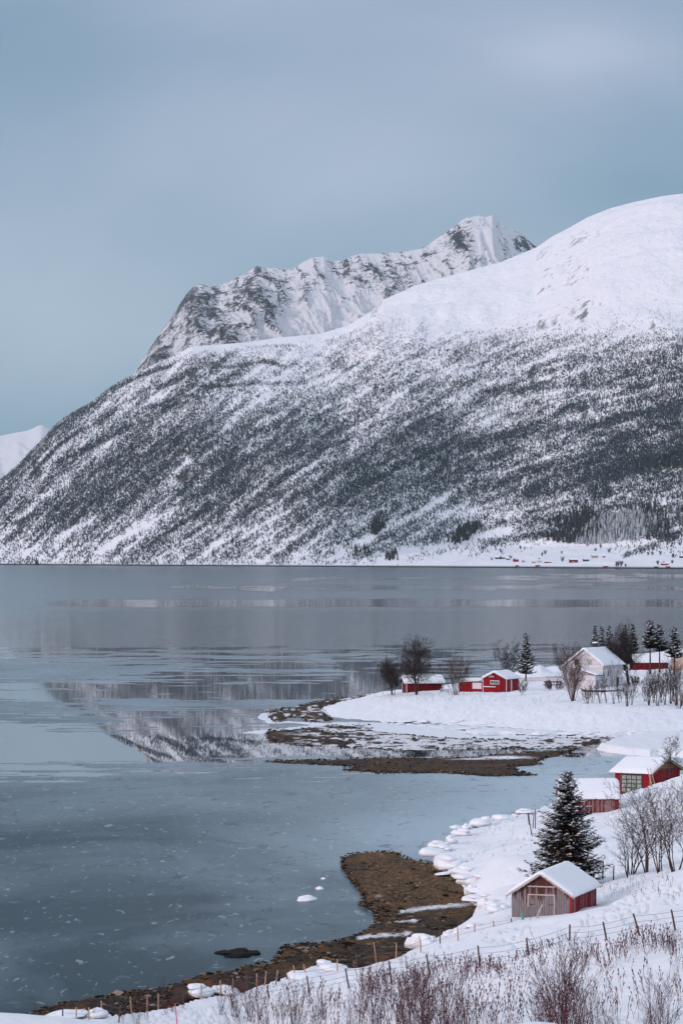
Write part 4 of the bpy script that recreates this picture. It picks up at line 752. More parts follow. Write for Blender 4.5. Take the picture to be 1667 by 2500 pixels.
M_NEEDLE = foliage_mat('spruce needles', (0.006, 0.010, 0.009), (0.024, 0.034, 0.028), 2.0)
M_DEADN = foliage_mat('rusty inner needles', (0.030, 0.014, 0.008), (0.09, 0.040, 0.022), 3.0)
M_SPTRUNK = bark('spruce trunk', (0.05, 0.028, 0.02), (0.12, 0.07, 0.05))
def spruce(name, label, loc, h, R_, seed, levels=24, per=10, tuft=9, bare=0.06, snow=0.5, dead=0.2, group=None, cat='spruce tree', wide=1.0, ts=1.0, pw=0.85, sag=0.0):
    r = np.random.default_rng(seed); t = thing(name, label, cat, loc, 0, group); lob = r.uniform(.80, 1.14, 9)
    tubes('trunk', [(0, 0, -0.5, 0, 0, h * 0.5, h * 0.018, h * 0.011), (0, 0, h * 0.5, 0, 0, h, h * 0.011, 0.01)], M_SPTRUNK, t, 7)
    G_, D_, Bn, Sn, SF = [], [], [], [], []; ns = 0
    for l in range(levels):
        f = bare + (1 - bare) * (l + r.uniform(-.2, .2)) / levels; f = min(max(f, bare), 0.985); z0 = f * h; q = (f - bare) / (1 - bare); rl = R_ * ((1 - q) ** pw) * (0.55 + 0.45 * min(1, (q + 0.12) / 0.2)) + 0.02 * h * 0.3
        for k in range(max(4, int(per * (0.45 + 0.55 * (1 - q))))):
            a = r.uniform(0, 2 * np.pi); ln = rl * r.uniform(0.55, 1.12) * np.interp((a / 6.283 * 8 + l * .37) % 8, np.arange(9), np.r_[lob[:8], lob[0]]); bs_ = snow * r.choice([.15, .6, 1.1, 1.5]); ux, uy = np.cos(a), np.sin(a); dr = r.uniform(-0.30, -0.05) - sag; nt_ = max(3, int(tuft * ln / R_ * 1.3 + 2)); prev = np.array([0, 0, z0])
            for i in range(1, nt_ + 1):
                g = i / nt_; p = np.array([ux * ln * g, uy * ln * g, z0 + ln * (dr * g + 0.32 * g * g * (1 if q < .8 else 1.6)) + r.uniform(-.02, .02) * h * .3])
                Bn.append((*prev, *p, 0.012 * h * .1 * (1.3 - g) + .006, 0.012 * h * .1 * (1.2 - g) + .005)); prev = p
                inner = g < 0.78 and q < 0.50 and abs(uy) > .1 and r.random() < dead * 2.2
                m_ = int((5 if not inner else 4)); s0 = ts * (0.030 * h + 0.05) * (1.15 - 0.45 * g) * (0.6 + 0.4 * (1 - q))
                for j in range(m_):
                    sd_ = r.uniform(-1, 1) * wide; w = np.array([ux * (0.6 + 0.3 * r.random()) - uy * sd_, uy * (0.6 + .3 * r.random()) + ux * sd_, r.uniform(-.55, .30)]); w /= np.linalg.norm(w); L_ = s0 * r.uniform(.7, 1.6)
                    s2 = np.cross(w, [0, 0, 1.0]); s2 = s2 / (np.linalg.norm(s2) + 1e-6) * L_ * .2 + np.array([0, 0, r.uniform(-.12, .12) * L_]); p0 = p + r.uniform(-.3, .3, 3) * s0
                    (D_ if inner else G_).append(np.array([p0 - w * .1 * L_, p0 + w * .45 * L_ + s2, p0 + w * L_, p0 + w * .45 * L_ - s2]))
                if r.random() < bs_ * (0.35 + 0.65 * g) * (0.5 if inner else 1):
                    sr = s0 * r.uniform(.3, .9) * (.7 + .35 * bs_ / max(snow, .01)); c = p + np.array([r.uniform(-.5, .5) * s0, r.uniform(-.5, .5) * s0, s0 * .14]); kk = 6; an = np.arange(kk) / kk * 2 * np.pi + r.uniform(0, 6); jr = r.uniform(.55, 1.25, kk)
                    el_ = np.stack([np.cos(an) * jr, np.sin(an) * jr], -1); st_ = np.array([ux, uy]); el_ = el_ + (el_ @ st_)[:, None] * st_ * 0.6
                    ring = np.concatenate([c[None, :2] + el_ * sr, (c[2] + r.uniform(-.16, .06, kk) * sr)[:, None]], 1)
                    Sn.append(np.vstack([ring, c + [0, 0, sr * .38], c - [0, 0, sr * .18]])); SF.append(np.array([[ns + x, ns + (x + 1) % kk, ns + kk] for x in range(kk)] + [[ns + (x + 1) % kk, ns + x, ns + kk + 1] for x in range(kk)])); ns += kk + 2
    tubes('branches', Bn, M_SPTRUNK, t, 3)
    mesh_np('needles', np.concatenate(G_), np.arange(len(G_) * 4).reshape(-1, 4), M_NEEDLE, t, smooth=False)
    if D_: mesh_np('dead_needles', np.concatenate(D_), np.arange(len(D_) * 4).reshape(-1, 4), M_DEADN, t, smooth=False)
    if Sn: mesh_np('branch_snow', np.concatenate(Sn), np.concatenate(SF), SNOWT, t, smooth=True)
    return t

# ------------------------------------------------------------------ weathered boathouse in the foreground
def at_px(t, loc): t.location = loc
sx_, sy_ = P(1254, 2240, 257)[:2]; A_ = Vector(P(1250, 2180, 256.4)); B_ = Vector(P(1391, 2184, 255)); W_ = (A_ - B_).length * 1.02; Ls = 8.5
ux = (B_ - A_); fa = math.atan2(ux.y, ux.x); rz = fa + math.pi / 2                     # ridge points away from the viewer
mid = (A_ + B_) / 2; cen = mid + Vector((math.cos(rz), math.sin(rz), 0)) * Ls / 2
zb = 5.0; he = A_.z - zb; hr = he + 1.55
t = house('boathouse', 'weathered grey plank boathouse with a flaking red side below the big spruce', 'boathouse', (cen.x, cen.y, zb), rz, Ls, W_, he, hr, REDWORN, DARKW, 0.16, 0.34, 0.30, barge=PALEW, gables=GREYW, side=REDWORN, sink=2.0, seed=3)
W2 = W_ / 2
q = MB(); q.box(-Ls / 2 - .035, -Ls / 2 + .01, -1.02, 0.98, -1.2, he - 0.12); dr_ = q.build('door', GREYW, t)
for (a, b_, c, d) in ((-1.13, -1.02, -1.2, he - .12), (0.98, 1.09, he - 1.0, he - .12), (-1.13, 1.09, he - .12, he - .02)): MB().box(-Ls / 2 - .07, -Ls / 2 - .0, a, b_, c, d).build('door_frame', PALEW, t)
MB().box(-Ls / 2 - .06, -Ls / 2 - .0, -1.15, 1.12, he + 0.52, he + 0.62).build('trim', PALEW, t)
for y0, y1 in ((-1.0, -.62), (.55, .95)): MB().box(-Ls / 2 - .06, -Ls / 2 - .036, y0, y1, he - 0.86, he - 0.81).build('hinge', DARKW, dr_)
MB().box(-Ls / 2 - .05, -Ls / 2 + .03, -W2 - .05, -W2 + .08, -2, he - .1).build('corner_board', REDP, t)
MB().box(-Ls / 2 + .03, -Ls / 2 + 1.0, -W2 - .028, -W2 + .02, -2, he - .15).build('side_panel', REDP, t)
MB().box(-Ls / 2 + 1.0, -Ls / 2 + 1.12, -W2 - .06, -W2 + .02, -2, he - .15).build('trim', PALEW, t)
MB().box(Ls / 2 - .08, Ls / 2 + .03, -W2 - .05, -W2 + .08, -2, he - .15).build('corner_board', DARKW, t)
b2 = near(1313, 2242); o = MB().tube([(b2[0] - .15, b2[1] - .3, b2[2] - .2), (b2[0] + .05, b2[1], b2[2] + .45), (b2[0] + .32, b2[1] + .3, b2[2] + 1.0)], [.09, .07, .05], 6).build('driftwood', PALEW); tag(o, 'pale driftwood log leaning against the weathered boathouse door', 'driftwood')
b3 = near(1276, 2249); M_GRN = simple('faded green plastic', (0.08, 0.30, 0.22), 0.6, 0.2, 6)
o = MB().tube([(b3[0], b3[1], b3[2] - .3), (b3[0] - .03, b3[1], b3[2] + .3), (b3[0] - .10, b3[1], b3[2] + .75)], [.10, .11, .04], 7).build('green_marker', M_GRN); tag(o, 'green plastic wrapped stake in the snow in front of the weathered boathouse', 'marker')
b4 = near(432, 2520); o = MB().tube([(b4[0] + .08, b4[1], b4[2] - .3), (b4[0], b4[1], b4[2] + .8), (b4[0] - .12, b4[1], b4[2] + 2.0)], .045, 6).build('marker_pole', simple('pink plastic', (0.62, 0.10, 0.22), 0.5, 0.1, 4)); tag(o, 'bright pink marker pole at the bottom left by the shore fence', 'marker pole')

# plank barn half hidden behind the spruce
Lb, Wb = 6.6, 7.0; e = P(1514, 1951, 369); rzb = -0.03
cx_ = e[0] - Lb / 2 - 0.12; cy_ = e[1] + Wb / 2
t = house('barn', 'faded red plank barn right behind the big spruce, snow on its roof', 'barn', (cx_, cy_, 4.0), rzb, Lb, Wb, e[2] - 4.0 + 0.1, e[2] - 4.0 + 1.75, PINKW, REDP, 0.28, 0.3, 0.15, barge=REDP, side=PINKW, gables=PINKW, sink=2, seed=8)
MB().box(Lb / 2 - .12, Lb / 2 + .04, -Wb / 2 - .04, -Wb / 2 + .1, -2, e[2] - 4.0).build('corner_board', REDP, t)
# red boathouse with the glazed door
A_ = Vector(P(1500, 1884, 402.5)); B_ = Vector(P(1583, 1886, 400)); fa = math.atan2((B_ - A_).y, (B_ - A_).x); Lr = (B_ - A_).length + 0.2; Wr = 8.0
cen = (A_ + B_) / 2 + Vector((-math.sin(fa), math.cos(fa), 0)) * Wr / 2; zb = 3.6; he = A_.z - zb; 
t = house('boathouse', 'red boathouse with ochre gable and wide green glazed door near the right edge', 'boathouse', (cen.x + .1, cen.y, zb), fa, Lr, Wr, he, he + 1.4, RED, GREEN, 0.24, 0.45, 0.5, barge=YELL, gables=RED, side=RED, sink=2, seed=12)
opening(t, 'front', Lr, Wr, -0.15, 0.55, 2.7, 2.0, GREEN, FROST, 0.13, (4, 4), 'garage_door')
g = MB(); zt = he + 1.4; tn = 1.4 / (Wr / 2); g.add([(Lr / 2 + .02, -Wr / 2 + 1.0, he + .35), (Lr / 2 + .02, Wr / 2 - 1.0, he + .35), (Lr / 2 + .02, 0, zt - 0.05), (Lr / 2 + .06, -Wr / 2 + 1.0, he + .35), (Lr / 2 + .06, Wr / 2 - 1.0, he + .35), (Lr / 2 + .06, 0, zt - .05)], [(0, 1, 2), (5, 4, 3), (0, 3, 4, 1), (1, 4, 5, 2), (2, 5, 3, 0)]); g.build('gable_cladding', OCHRE, t)
MB().box(Lr / 2 - .1, Lr / 2 + .05, -Wr / 2 - .05, -Wr / 2 + .1, -2, he - .05).build('corner_board', YELL, t)
for s in (-1, 1):
    q = MB(); q.bar((Lr / 2 + .6, 0, zt + .14), (Lr / 2 + .6, s * (Wr / 2 + .5), he - .45 * tn + .12), .05, .09); q.build('roof_edge_trim', REDP, t)
lb = P(1592, 1932, 396); q = MB(); lx = Vector((.42, .25, 0)) ; p0 = Vector((lb[0], lb[1], 5.0)); p1 = p0 + Vector((-.55, 1.2, 2.3))
for k in (0, 1): q.bar(p0 + lx * k, p1 + lx * k, .06, .06)
for k in range(8): f_ = k / 8 + .06; q.bar(p0.lerp(p1, f_), p0.lerp(p1, f_) + lx, .045, .045)
tag(q.build('ladder', PALEW), 'pale wooden ladder leaning on the corner of the glazed door boathouse', 'ladder')

# ------------------------------------------------------------------ big snowy spruce and the bare trees at the right
x, y, z = near(1385, 2160); s = F / y
spruce('spruce', 'large snow laden spruce with rusty lower branches behind the weathered boathouse', (x, y, z - .3), (2160 - 1872) / s, 3.75, 11, levels=40, per=24, tuft=13, bare=0.04, snow=0.62, dead=0.50, ts=0.95, pw=0.66)
for i, (px, py, top, st, sp, sd_, lab) in enumerate([(1578, 2131, 1890, 5, .36, 21, 'tall bare alder with forked stems, middle of the group on the right slope'), (1541, 2136, 1985, 5, .6, 22, 'low leaning bare alder nearest the big spruce on the right slope'), (1648, 2128, 1872, 6, .34, 23, 'dense dark multi-stemmed alder by the right edge of the slope'),
        (1612, 2132, 1915, 4, .3, 24, 'thin bare alder between the tall alder and the dense dark one'), (1680, 2125, 1870, 4, .25, 25, 'bare alder cut by the right edge of the slope')]):
    x, y, z = near(px, py); bare_tree('bare_tree', lab, 'tree', (x, y, z), (py - top) * y / F, st, sp, ALDER, B_BROWN if i != 2 else B_DARK, .075, sd_, 'bare alders on the right slope')
x, y, z = near(1628, 1925); x, y, z = P(1634, 1925, 398); bare_tree('birch_tree', 'slender bare birch standing at the gable of the glazed door boathouse', 'tree', (x, y, 5.0), (1925 - 1795) * y / F, 2, .12, dict(BIRCH, kids=[16, 6, 4]), B_DARK, .09, 31)
for i, (px, py) in enumerate([(1447, 2150), (1470, 2144), (1496, 2150), (1530, 2147)]):
    x, y, z = near(px, py); q = MB().tube([(x, y, z - .3), (x + .05, y, z + 1.2 + .3 * i % .5)], [.07, .05], 6).build('stump_post', DARKW); tag(q, ORD[i] + ' dark broken post from the left between the big spruce and the alders', 'post', 'dark posts between the spruce and the alders')
for i, (px, py, tp, dx) in enumerate([(1297, 2032, 1985, -8), (1300, 2022, 1990, 2), (1306, 2025, 1975, 0), (1291, 2012, 1990, -3)]):
    x, y, z = near(px, py); h = (py - tp) * y / F; q = MB().tube([(x, y, z - .3), (x + dx * y / F, y, z + h)], [.06, .045], 5).build('fence_stake', DARKW); tag(q, ORD[(1, 2, 3, 0)[i]] + ' leaning dark stake from the left beside the big spruce', 'stake', 'leaning stakes left of the big spruce')

# ------------------------------------------------------------------ fences
M_POSTL = simple('pale fence wood', (0.42, 0.27, 0.19), 0.85, 0.3, 6); M_POSTD = simple('dark fence wood', (0.09, 0.06, 0.055), 0.85, 0.4, 6); M_WIRE = simple('rusty wire', (0.10, 0.09, 0.10), 0.6, 0.2, 4)
def fence(label, name, posts, m_of, hpx, rad, wires, fn, grid_dx=None):
    pp = [(fn(a, b_), l, (hh or hpx)) for a, b_, l, hh in posts]; o0 = pp[0][0]; t = thing(name, label, 'fence', o0); tops = []; r = random.Random(len(posts))
    for i, ((x, y, z), l, hh) in enumerate(pp):
        h = hh * y / F; x, y, z = x - o0[0], y - o0[1], z - o0[2]; a = Vector((x, y, z - .35)); b_ = Vector((x + l * .01 * h * 4, y + r.uniform(-.05, .05), z + h)); tops.append((Vector((x, y, z)), b_))
        MB().tube([a, (a + b_) / 2 + Vector((r.uniform(-.02, .02), 0, 0)), b_], [rad, rad * .95, rad * .85], 7).build('post', m_of(i), t)
    for f_ in wires:
        q = MB()
        for (a0, a1), (b0, b1) in zip(tops[:-1], tops[1:]):
            p = a0.lerp(a1, f_); w = b0.lerp(b1, f_); L_ = (w - p).length; mpt = (p + w) / 2 - Vector((0, 0, L_ * .012)); q.tube([p, mpt, w], .011, 3)
        q.build('wire', M_WIRE, t)
    return t
pl = [(154, 2487, 0, 30), (187, 2488, 0, 28), (218, 2490, 0, 30), (248, 2478, 0, 34), (290, 2494, 3, 40), (323, 2471, -3, 38), (360, 2465, 0, 36), (387, 2460, 0, 34), (448, 2449, 0, 38), (492, 2440, 0, 36), (538, 2432, 0, 38), (569, 2425, 0, 36), (604, 2418, -2, 38), (627, 2414, 0, 36), (645, 2409, 3, 38), (671, 2404, 5, 36), (702, 2391, -5, 26), (722, 2391, -4, 34), (748, 2388, -5, 33), (823, 2375, 0, 34), (873, 2362, -3, 36), (920, 2350, -4, 50), (966, 2341, 1, 38), (1027, 2329, -1, 38), (1074, 2312, -1, 38), (1119, 2300, -2, 38), (1158, 2285, 0, 30), (1206, 2270, -3, 22), (1249, 2257, -2, 15)]
fence('pale post and wire fence following the cove shore below the slope', 'shore_fence', pl, lambda i: M_POSTL if i % 4 else M_POSTD, 36, .055, (.45, .8), near)
pd = [(576, 2474, -8, 46), (660, 2446, -5, 40), (757, 2429, -4, 46), (854, 2410, -6, 46), (957, 2394, -4, 48), (1050, 2376, -5, 46), (1172, 2359, -3, 50), (1294, 2341, -5, 50), (1390, 2307, 0, 50), (1482, 2297, -6, 46), (1563, 2281, -9, 50), (1649, 2268, -6, 47), (1740, 2255, -4, 48)]
fence('dark leaning post and barbed wire fence crossing the snowy slope', 'slope_fence', pd, lambda i: M_POSTD, 48, .062, (.35, .6, .88), near)

# ------------------------------------------------------------------ ice blocks
m, t_, b = mat('dirty sea ice with snow'); gn = N(t_, 'ShaderNodeNewGeometry'); sp_ = N(t_, 'ShaderNodeSeparateXYZ'); L(t_, gn.outputs['Normal'], sp_.inputs[0]); n_ = noise(t_, 2.5, 5, 0.6, objvec(t_))
mr = N(t_, 'ShaderNodeMapRange'); L(t_, math_n(t_, 'ADD', sp_.outputs['Z'], math_n(t_, 'MULTIPLY', n_.outputs[0], 0.5)), mr.inputs[0]); mr.inputs[1].default_value = 0.25; mr.inputs[2].default_value = 0.85
L(t_, mixc(t_, mr.outputs[0], ramp(t_, [(0, (0.40, 0.40, 0.42))]).outputs[0], SNOWC), b.inputs['Base Color']); b.inputs['Roughness'].default_value = 0.6; bump(t_, b, n_.outputs[0], 0.5, 0.1); M_BLOCK = m
def blob(seed, flat=1.0, e=0.42, na=26, nb=15, amp=0.42):
    u = np.linspace(0, 2 * np.pi, na, endpoint=False); v = np.linspace(-np.pi / 2, np.pi / 2, nb); U, Vv = np.meshgrid(u, v); sg = lambda a, p: np.sign(a) * np.abs(a) ** p
    x = sg(np.cos(Vv), e) * sg(np.cos(U), .75); y = sg(np.cos(Vv), e) * sg(np.sin(U), .75); z = sg(np.sin(Vv), .8)
    k = 1 + amp * (fbm(x * 1.3 + seed * 5.1 + z, y * 1.3 + z * 1.7 + seed, 4, seed) - .5) * 2; nz_ = (fbm(x * 2.2 + seed, y * 2.2, 3, seed + 4) - .5) * .5
    V = np.stack([x * k, y * k, z + nz_ * (z > -.2)], -1).reshape(-1, 3); i = np.arange(na * nb).reshape(nb, na); f = np.stack([i[:-1], np.roll(i, -1, 1)[:-1], np.roll(i, -1, 1)[1:], i[1:]], -1).reshape(-1, 4); return V, f
BLOB = [blob(s) for s in range(8)]
def slab_block(seed):
    r = random.Random(seed * 7 + 1); bm = bmesh.new()
    for (cx, cy, cz, sx, sy, sz) in [(0, 0, -.25, 1, 1, .75)] + ([(r.uniform(-.3, .3), r.uniform(-.2, .2), .42, .62, .7, .5)] if seed % 3 else []) + ([(r.uniform(-.6, .6), .1, .1, .45, .6, .7)] if seed % 2 else []):
        vs = []; n = r.randint(7, 9)
        for k in range(n):
            a = 6.283 * k / n + r.uniform(-.25, .25); q = r.uniform(.72, 1.08); t1, t2 = r.uniform(.75, .98), r.uniform(.8, 1.0); tl = r.uniform(-.12, .22) * sz
            vs.append(bm.verts.new((cx + math.cos(a) * q * sx * t2, cy + math.sin(a) * q * sy * t2, cz - sz * r.uniform(.5, .8)))); vs.append(bm.verts.new((cx + math.cos(a) * q * sx, cy + math.sin(a) * q * sy, cz))); vs.append(bm.verts.new((cx + math.cos(a) * q * sx * t1 * .88, cy + math.sin(a) * q * sy * t1 * .88, cz + sz * .7 + tl)))
        bmesh.ops.convex_hull(bm, input=vs)
    for g in [v for v in bm.verts if not v.link_faces]: bm.verts.remove(g)
    bmesh.ops.bevel(bm, geom=bm.edges[:] + bm.verts[:], offset=.06, segments=1, affect='EDGES', clamp_overlap=True); bmesh.ops.triangulate(bm, faces=bm.faces[:])
    bm.verts.index_update(); V = np.array([tuple(v.co) for v in bm.verts]); f = np.array([[v.index for v in g.verts] for g in bm.faces]); bm.free()
    V = V + (np.stack([fbm(V[:, 0] * 3 + V[:, 2] * 2 + k * 9 + seed, V[:, 1] * 3 + V[:, 2] + k, 3, seed + k) for k in range(3)], -1) - .5) * .16; return V, f
BLK = [slab_block(s) for s in range(10)]
def ice_block(px, py, w, h, label, group, z0=None, name='ice_block', m_=None, v=None, depth=1.5, tilt=0.0):
    # py = middle of the block in the photo
    base = near(px, py + h * .5) if z0 is None else G(px, py + h * .5, z0); x, y, z = base; s = F / y; i = v if v is not None else RNG.integers(0, 10); V, f = BLK[int(i)]
    w *= 1.2; h *= 1.25; W2 = w / s / 2; H2 = max(h / s - W2 * depth * .06, h / s * .6) / 2
    o = mesh_np(name, V * np.array([W2, W2 * depth, H2]), f, m_ or M_BLOCK); o.location = (x, y + W2 * depth * .6, z + H2 * .75); o.rotation_euler = (tilt, float(RNG.uniform(-.1, .1)), float(RNG.uniform(-.5, .5))); tag(o, label, 'ice block', group); return o
cove = [(1114, 2020, 29, 12), (1139, 2020, 24, 15), (1170, 2007, 52, 26), (1221, 1995, 42, 20), (1257, 1992, 16, 9), (1281, 1981, 42, 12), (1123, 2033, 42, 20), (1104, 2051, 30, 22), (1068, 2062, 46, 18), (1056, 2079, 66, 26), (1093, 2107, 56, 34), (1128, 2127, 52, 26), (1142, 2149, 70, 26), (1147, 2174, 30, 27), (1163, 2196, 66, 17), (1180, 2205, 32, 28), (1214, 2218, 56, 22), (1160, 2176, 40, 16), (1190, 2190, 36, 14), (1090, 2072, 36, 14), (1128, 2102, 36, 12), (1172, 2140, 40, 14), (1205, 2205, 40, 14), (1085, 2134, 50, 7)]
cove.sort(key=lambda q_: q_[1])
for i, (a, b_, c, d) in enumerate(cove):
    if (a, b_) == (1147, 2174): ice_block(a, b_, c, d, 'upright lump of ice standing on the rust coloured gravel edge', None, tilt=.1)
    else: ice_block(a, b_ - 1, c, d, ORD[i] + ' ice block from the far end of the snowy bank row', 'ice blocks along the bank of the near cove')
for k_, (a, b_, c, d) in enumerate([(1156, 2259, 44, 17), (1124, 2272, 34, 18), (1100, 2280, 40, 14), (1064, 2278, 50, 16), (1051, 2272, 20, 20)]): ice_block(a, b_, c, d, ORD[k_] + ' small tilted ice slab from the right below the weathered boathouse', 'ice slabs below the boathouse')
ice_block(1012, 2297, 48, 36, 'largest squarish ice boulder on the gravel edge at the middle of the shore fence', None, v=2, depth=1.1); ice_block(1042, 2297, 42, 28, 'ice boulder joined to the right of the largest squarish one by the shore fence', None, v=5)
for (a, b_, c, d, l_) in [(809, 2362, 72, 24, 'long low ice floe at the gravel edge left of the ice boulders'), (735, 2382, 84, 22, 'long low ice floe stranded behind the leaning fence posts'), (488, 2421, 60, 28, 'ice hummock behind the shore fence where the gravel narrows'), (548, 2418, 72, 22, 'flat ice floe right of the hummock behind the shore fence'), (157, 2480, 98, 14, 'low ice floe at the far left end of the shore fence'), (239, 2476, 50, 22, 'rounded ice hummock second from the left end of the shore fence'), (791, 2352, 40, 16, 'small ice lump on top of the stranded floe by the gravel')]: ice_block(a, b_, c, d, l_, None)
ice_block(750, 2196, 46, 17, 'larger white ice floe drifting on the dark water off the gravel beach', None, z0=-0.15, v=1); ice_block(737, 2193, 20, 12, 'snowy fin on the left end of the larger drifting floe', None, z0=0.0, v=3)
ice_block(779, 2169, 18, 10, 'small round white ice floe drifting above the larger one', None, z0=-0.1, v=4); ice_block(789, 2145, 12, 6, 'tiny ice floe beside dark stones off the gravel point', None, z0=-0.05)
for (a, b_, c, d) in [(1000, 1760, 32, 7), (1033, 1760, 27, 9), (1119, 1760, 25, 11), (1166, 1764, 58, 9), (1218, 1754, 26, 14), (1262, 1753, 44, 12), (1186, 1788, 74, 6), (1252, 1789, 44, 8), (1320, 1791, 44, 10), (1391, 1790, 58, 8), (1443, 1790, 40, 8), (1482, 1790, 58, 9), (1575, 1793, 44, 13), (1619, 1791, 40, 11), (1545, 1793, 30, 10), (1060, 1763, 36, 5), (1300, 1764, 50, 6), (1350, 1768, 60, 5), (1140, 1779, 50, 5)]:
    o = ice_block(a, b_, c, d, 'flat snow covered ice slab stranded along the headland shore', 'ice slabs stranded along the headland shore', z0=0.1, name='ice_slab', depth=2.2)

# rocks
M_ROCKD = simple('wet dark rock', (0.010, 0.008, 0.007), 0.8, 0.6, 2, bmp=0.6, spec=0.1); M_ROCKB = simple('brown stones', (0.07, 0.045, 0.03), 0.8, 0.6, 0.8, bmp=0.3)
t = thing('rock_islet', 'low black seaweed covered rock islet alone in the water off the shore fence', 'rock', G(580, 2330, 0)); s = F / t.location.y
for (a, w, h, dy, v) in [(0, 70, 16, 0, 0), (-36, 40, 9, 1, 1), (34, 44, 11, .5, 2), (10, 40, 20, .3, 5)]:
    V, f = BLOB[v]; o = mesh_np('rock', V * np.array([w / s / 2, w / s, h / s / 1.3]), f, M_ROCKD, t); o.location = (a / s, dy, -.1)
for (a, b_, w, h, l_) in [(705, 2318, 44, 14, 'leftmost black boulder at the water edge of the gravel by the shore fence'), (744, 2316, 34, 14, 'black boulder second from the left at the water edge'), (773, 2315, 26, 13, 'black boulder third from the left at the water edge'), (808, 2313, 40, 10, 'rightmost low black boulder at the water edge'), (300, 2440, 44, 14, 'brown boulder in the gravel near the left end of the shore fence')]:
    o = ice_block(a, b_, w, h, l_, None, z0=0.1, name='boulder', m_=M_ROCKD if a > 400 else M_ROCKB); o['category'] = 'boulder'
def stones(name, label, pts, m_, smin, smax, zfn=None, seed=1):
    r = np.random.default_rng(seed); base = np.array([(1, 0, 0), (-1, 0, 0), (0, 1, 0), (0, -1, 0), (0, 0, 1), (0, 0, -1), (.6, .6, .45), (-.6, .6, .4), (.6, -.6, .5), (-.6, -.6, .4)], float)
    fc = np.array([(0, 6, 8), (6, 2, 7), (7, 1, 9), (9, 3, 8), (6, 7, 4), (7, 9, 4), (9, 8, 4), (8, 6, 4), (0, 2, 6), (2, 1, 7), (1, 3, 9), (3, 0, 8)]); n = len(pts)
    sc = r.uniform(smin, smax, n) ** 1.0; sc *= np.where(r.random(n) < .06, 1.7, 1); a = r.uniform(0, 6.28, n); V = base[None] * r.uniform(.6, 1.3, (n, 10, 1)) * sc[:, None, None] * np.array([1, 1.2, .6]); ca, sa = np.cos(a)[:, None], np.sin(a)[:, None]
    V = np.stack([V[..., 0] * ca - V[..., 1] * sa, V[..., 0] * sa + V[..., 1] * ca, V[..., 2]], -1) + np.array(pts)[:, None]
    o = mesh_np(name, V.reshape(-1, 3), (np.arange(n)[:, None, None] * 10 + fc[None]).reshape(-1, 3), m_, smooth=False); tag(o, label, kind='stuff'); return o
def scatter(poly, n, z, seed, jz=.08, bias=None):
    r = np.random.default_rng(seed); p = np.array(poly, float); out_ = []
    while len(out_) < n:
        q_ = r.uniform(p.min(0), p.max(0), (4000, 2)); q_ = q_[sd_px(poly, q_[:, 0], q_[:, 1]) > -4]
        if bias is not None: q_ = q_[r.random(len(q_)) < bias(q_[:, 0], q_[:, 1])]
        d_ = CH * F / (q_[:, 1] - HZ); out_ += [((a - CX) / F * dd_, dd_, z + r.uniform(-jz, jz)) for (a, _), dd_ in zip(q_, d_)]
    return out_[:n]
m, t_, b = mat('shore stones'); gi = N(t_, 'ShaderNodeNewGeometry'); r_ = ramp(t_, [(0, (0.004, 0.003, 0.003)), (.5, (0.022, 0.015, 0.011)), (.75, (0.085, 0.053, 0.032)), (.92, (0.20, 0.125, 0.065)), (1, (0.26, 0.22, 0.20))]); L(t_, gi.outputs['Random Per Island'], r_.inputs[0]); L(t_, r_.outputs[0], b.inputs['Base Color']); b.inputs['Roughness'].default_value = .85; b.inputs['Specular IOR Level'].default_value = .1; M_STONE = m
zb_ = .16
stones('beach_rocks', 'larger dark and rusty rocks with weed on the near gravel beach', scatter(beach_poly, 420, .3, 15, .06, lambda a, y: .25 + .75 * sstep(2150, 2300, y)), M_STONE, .18, .42, seed=12)
stones('beach_pebbles', 'brown and black stones strewn over the near gravel beach', scatter(beach_poly, 15000, .28, 5, .12), M_STONE, .06, .2, seed=2)
def _b2(a, y): return 0.10 + 0.9 * (vnoise(a / 22.0, y / 3.0, 77) > .55)
stones('bar_stones', 'dark stones over the tidal bars and flats off the headland', scatter(bar3, 2600, .08, 6, .08) + scatter(bar2, 2600, .04, 7, .08, _b2) + scatter(bar1, 1000, .06, 8, .08), M_STONE, .08, .30, seed=3)
# ------------------------------------------------------------------ buildings on the headland
x, y, z = head(1031, 1688); s = F / y; Lh = 8.0; Wh = 5.0
t = house('boathouse', 'low red shed behind the birches, leftmost building on the headland', 'shed', (x, y + 3, z), math.radians(10), Lh, Wh, 1.95, 3.15, RED2, DARKW, .35, .5, .7, corner=WHITE, sink=1, seed=21)
# the red gabled boathouse: tall part and low wing are one building
x, y, z = head(1207, 1689); rz = math.radians(62); Lt, Wt = 6.2, 5.6; c = Vector((x, y, 0)) + Vector((math.cos(rz), math.sin(rz), 0)) * Lt / 2
t = house('boathouse', 'bright red gabled boathouse with white trim and a low wing on its left', 'boathouse', (c.x, c.y, z), rz, Lt, Wt, 2.9, 4.25, RED, WHITE, .3, .35, .45, barge=WHITE, corner=WHITE, sink=1.2, seed=22)
opening(t, 'left', Lt, Wt, .0, 1.75, 1.9, .62, WHITE, GLASS, .12)
plank(t, 'left', Lt, Wt, -.2, 2.78, 1.0, 1.2, WHITE, 'trim')
for k in (-.45, 0, .45): MB().box(-Lt / 2 - .46, -Lt / 2 - .05, .6 + k - .07, .6 + k + .07, 3.15, 3.6 - abs(k) * .3).build('bracket', WHITE, t)
plank(t, 'front', Lt, Wt, -.9, -.3, 0, 2.6, WHITE, 'door')
wl = MB(); y0 = Wt / 2; wl.box(-Lt / 2 + .3, Lt / 2 - 1.2, y0, y0 + 6.0, -1.2, 1.95); wg = wl.build('side_wing', RED, t)
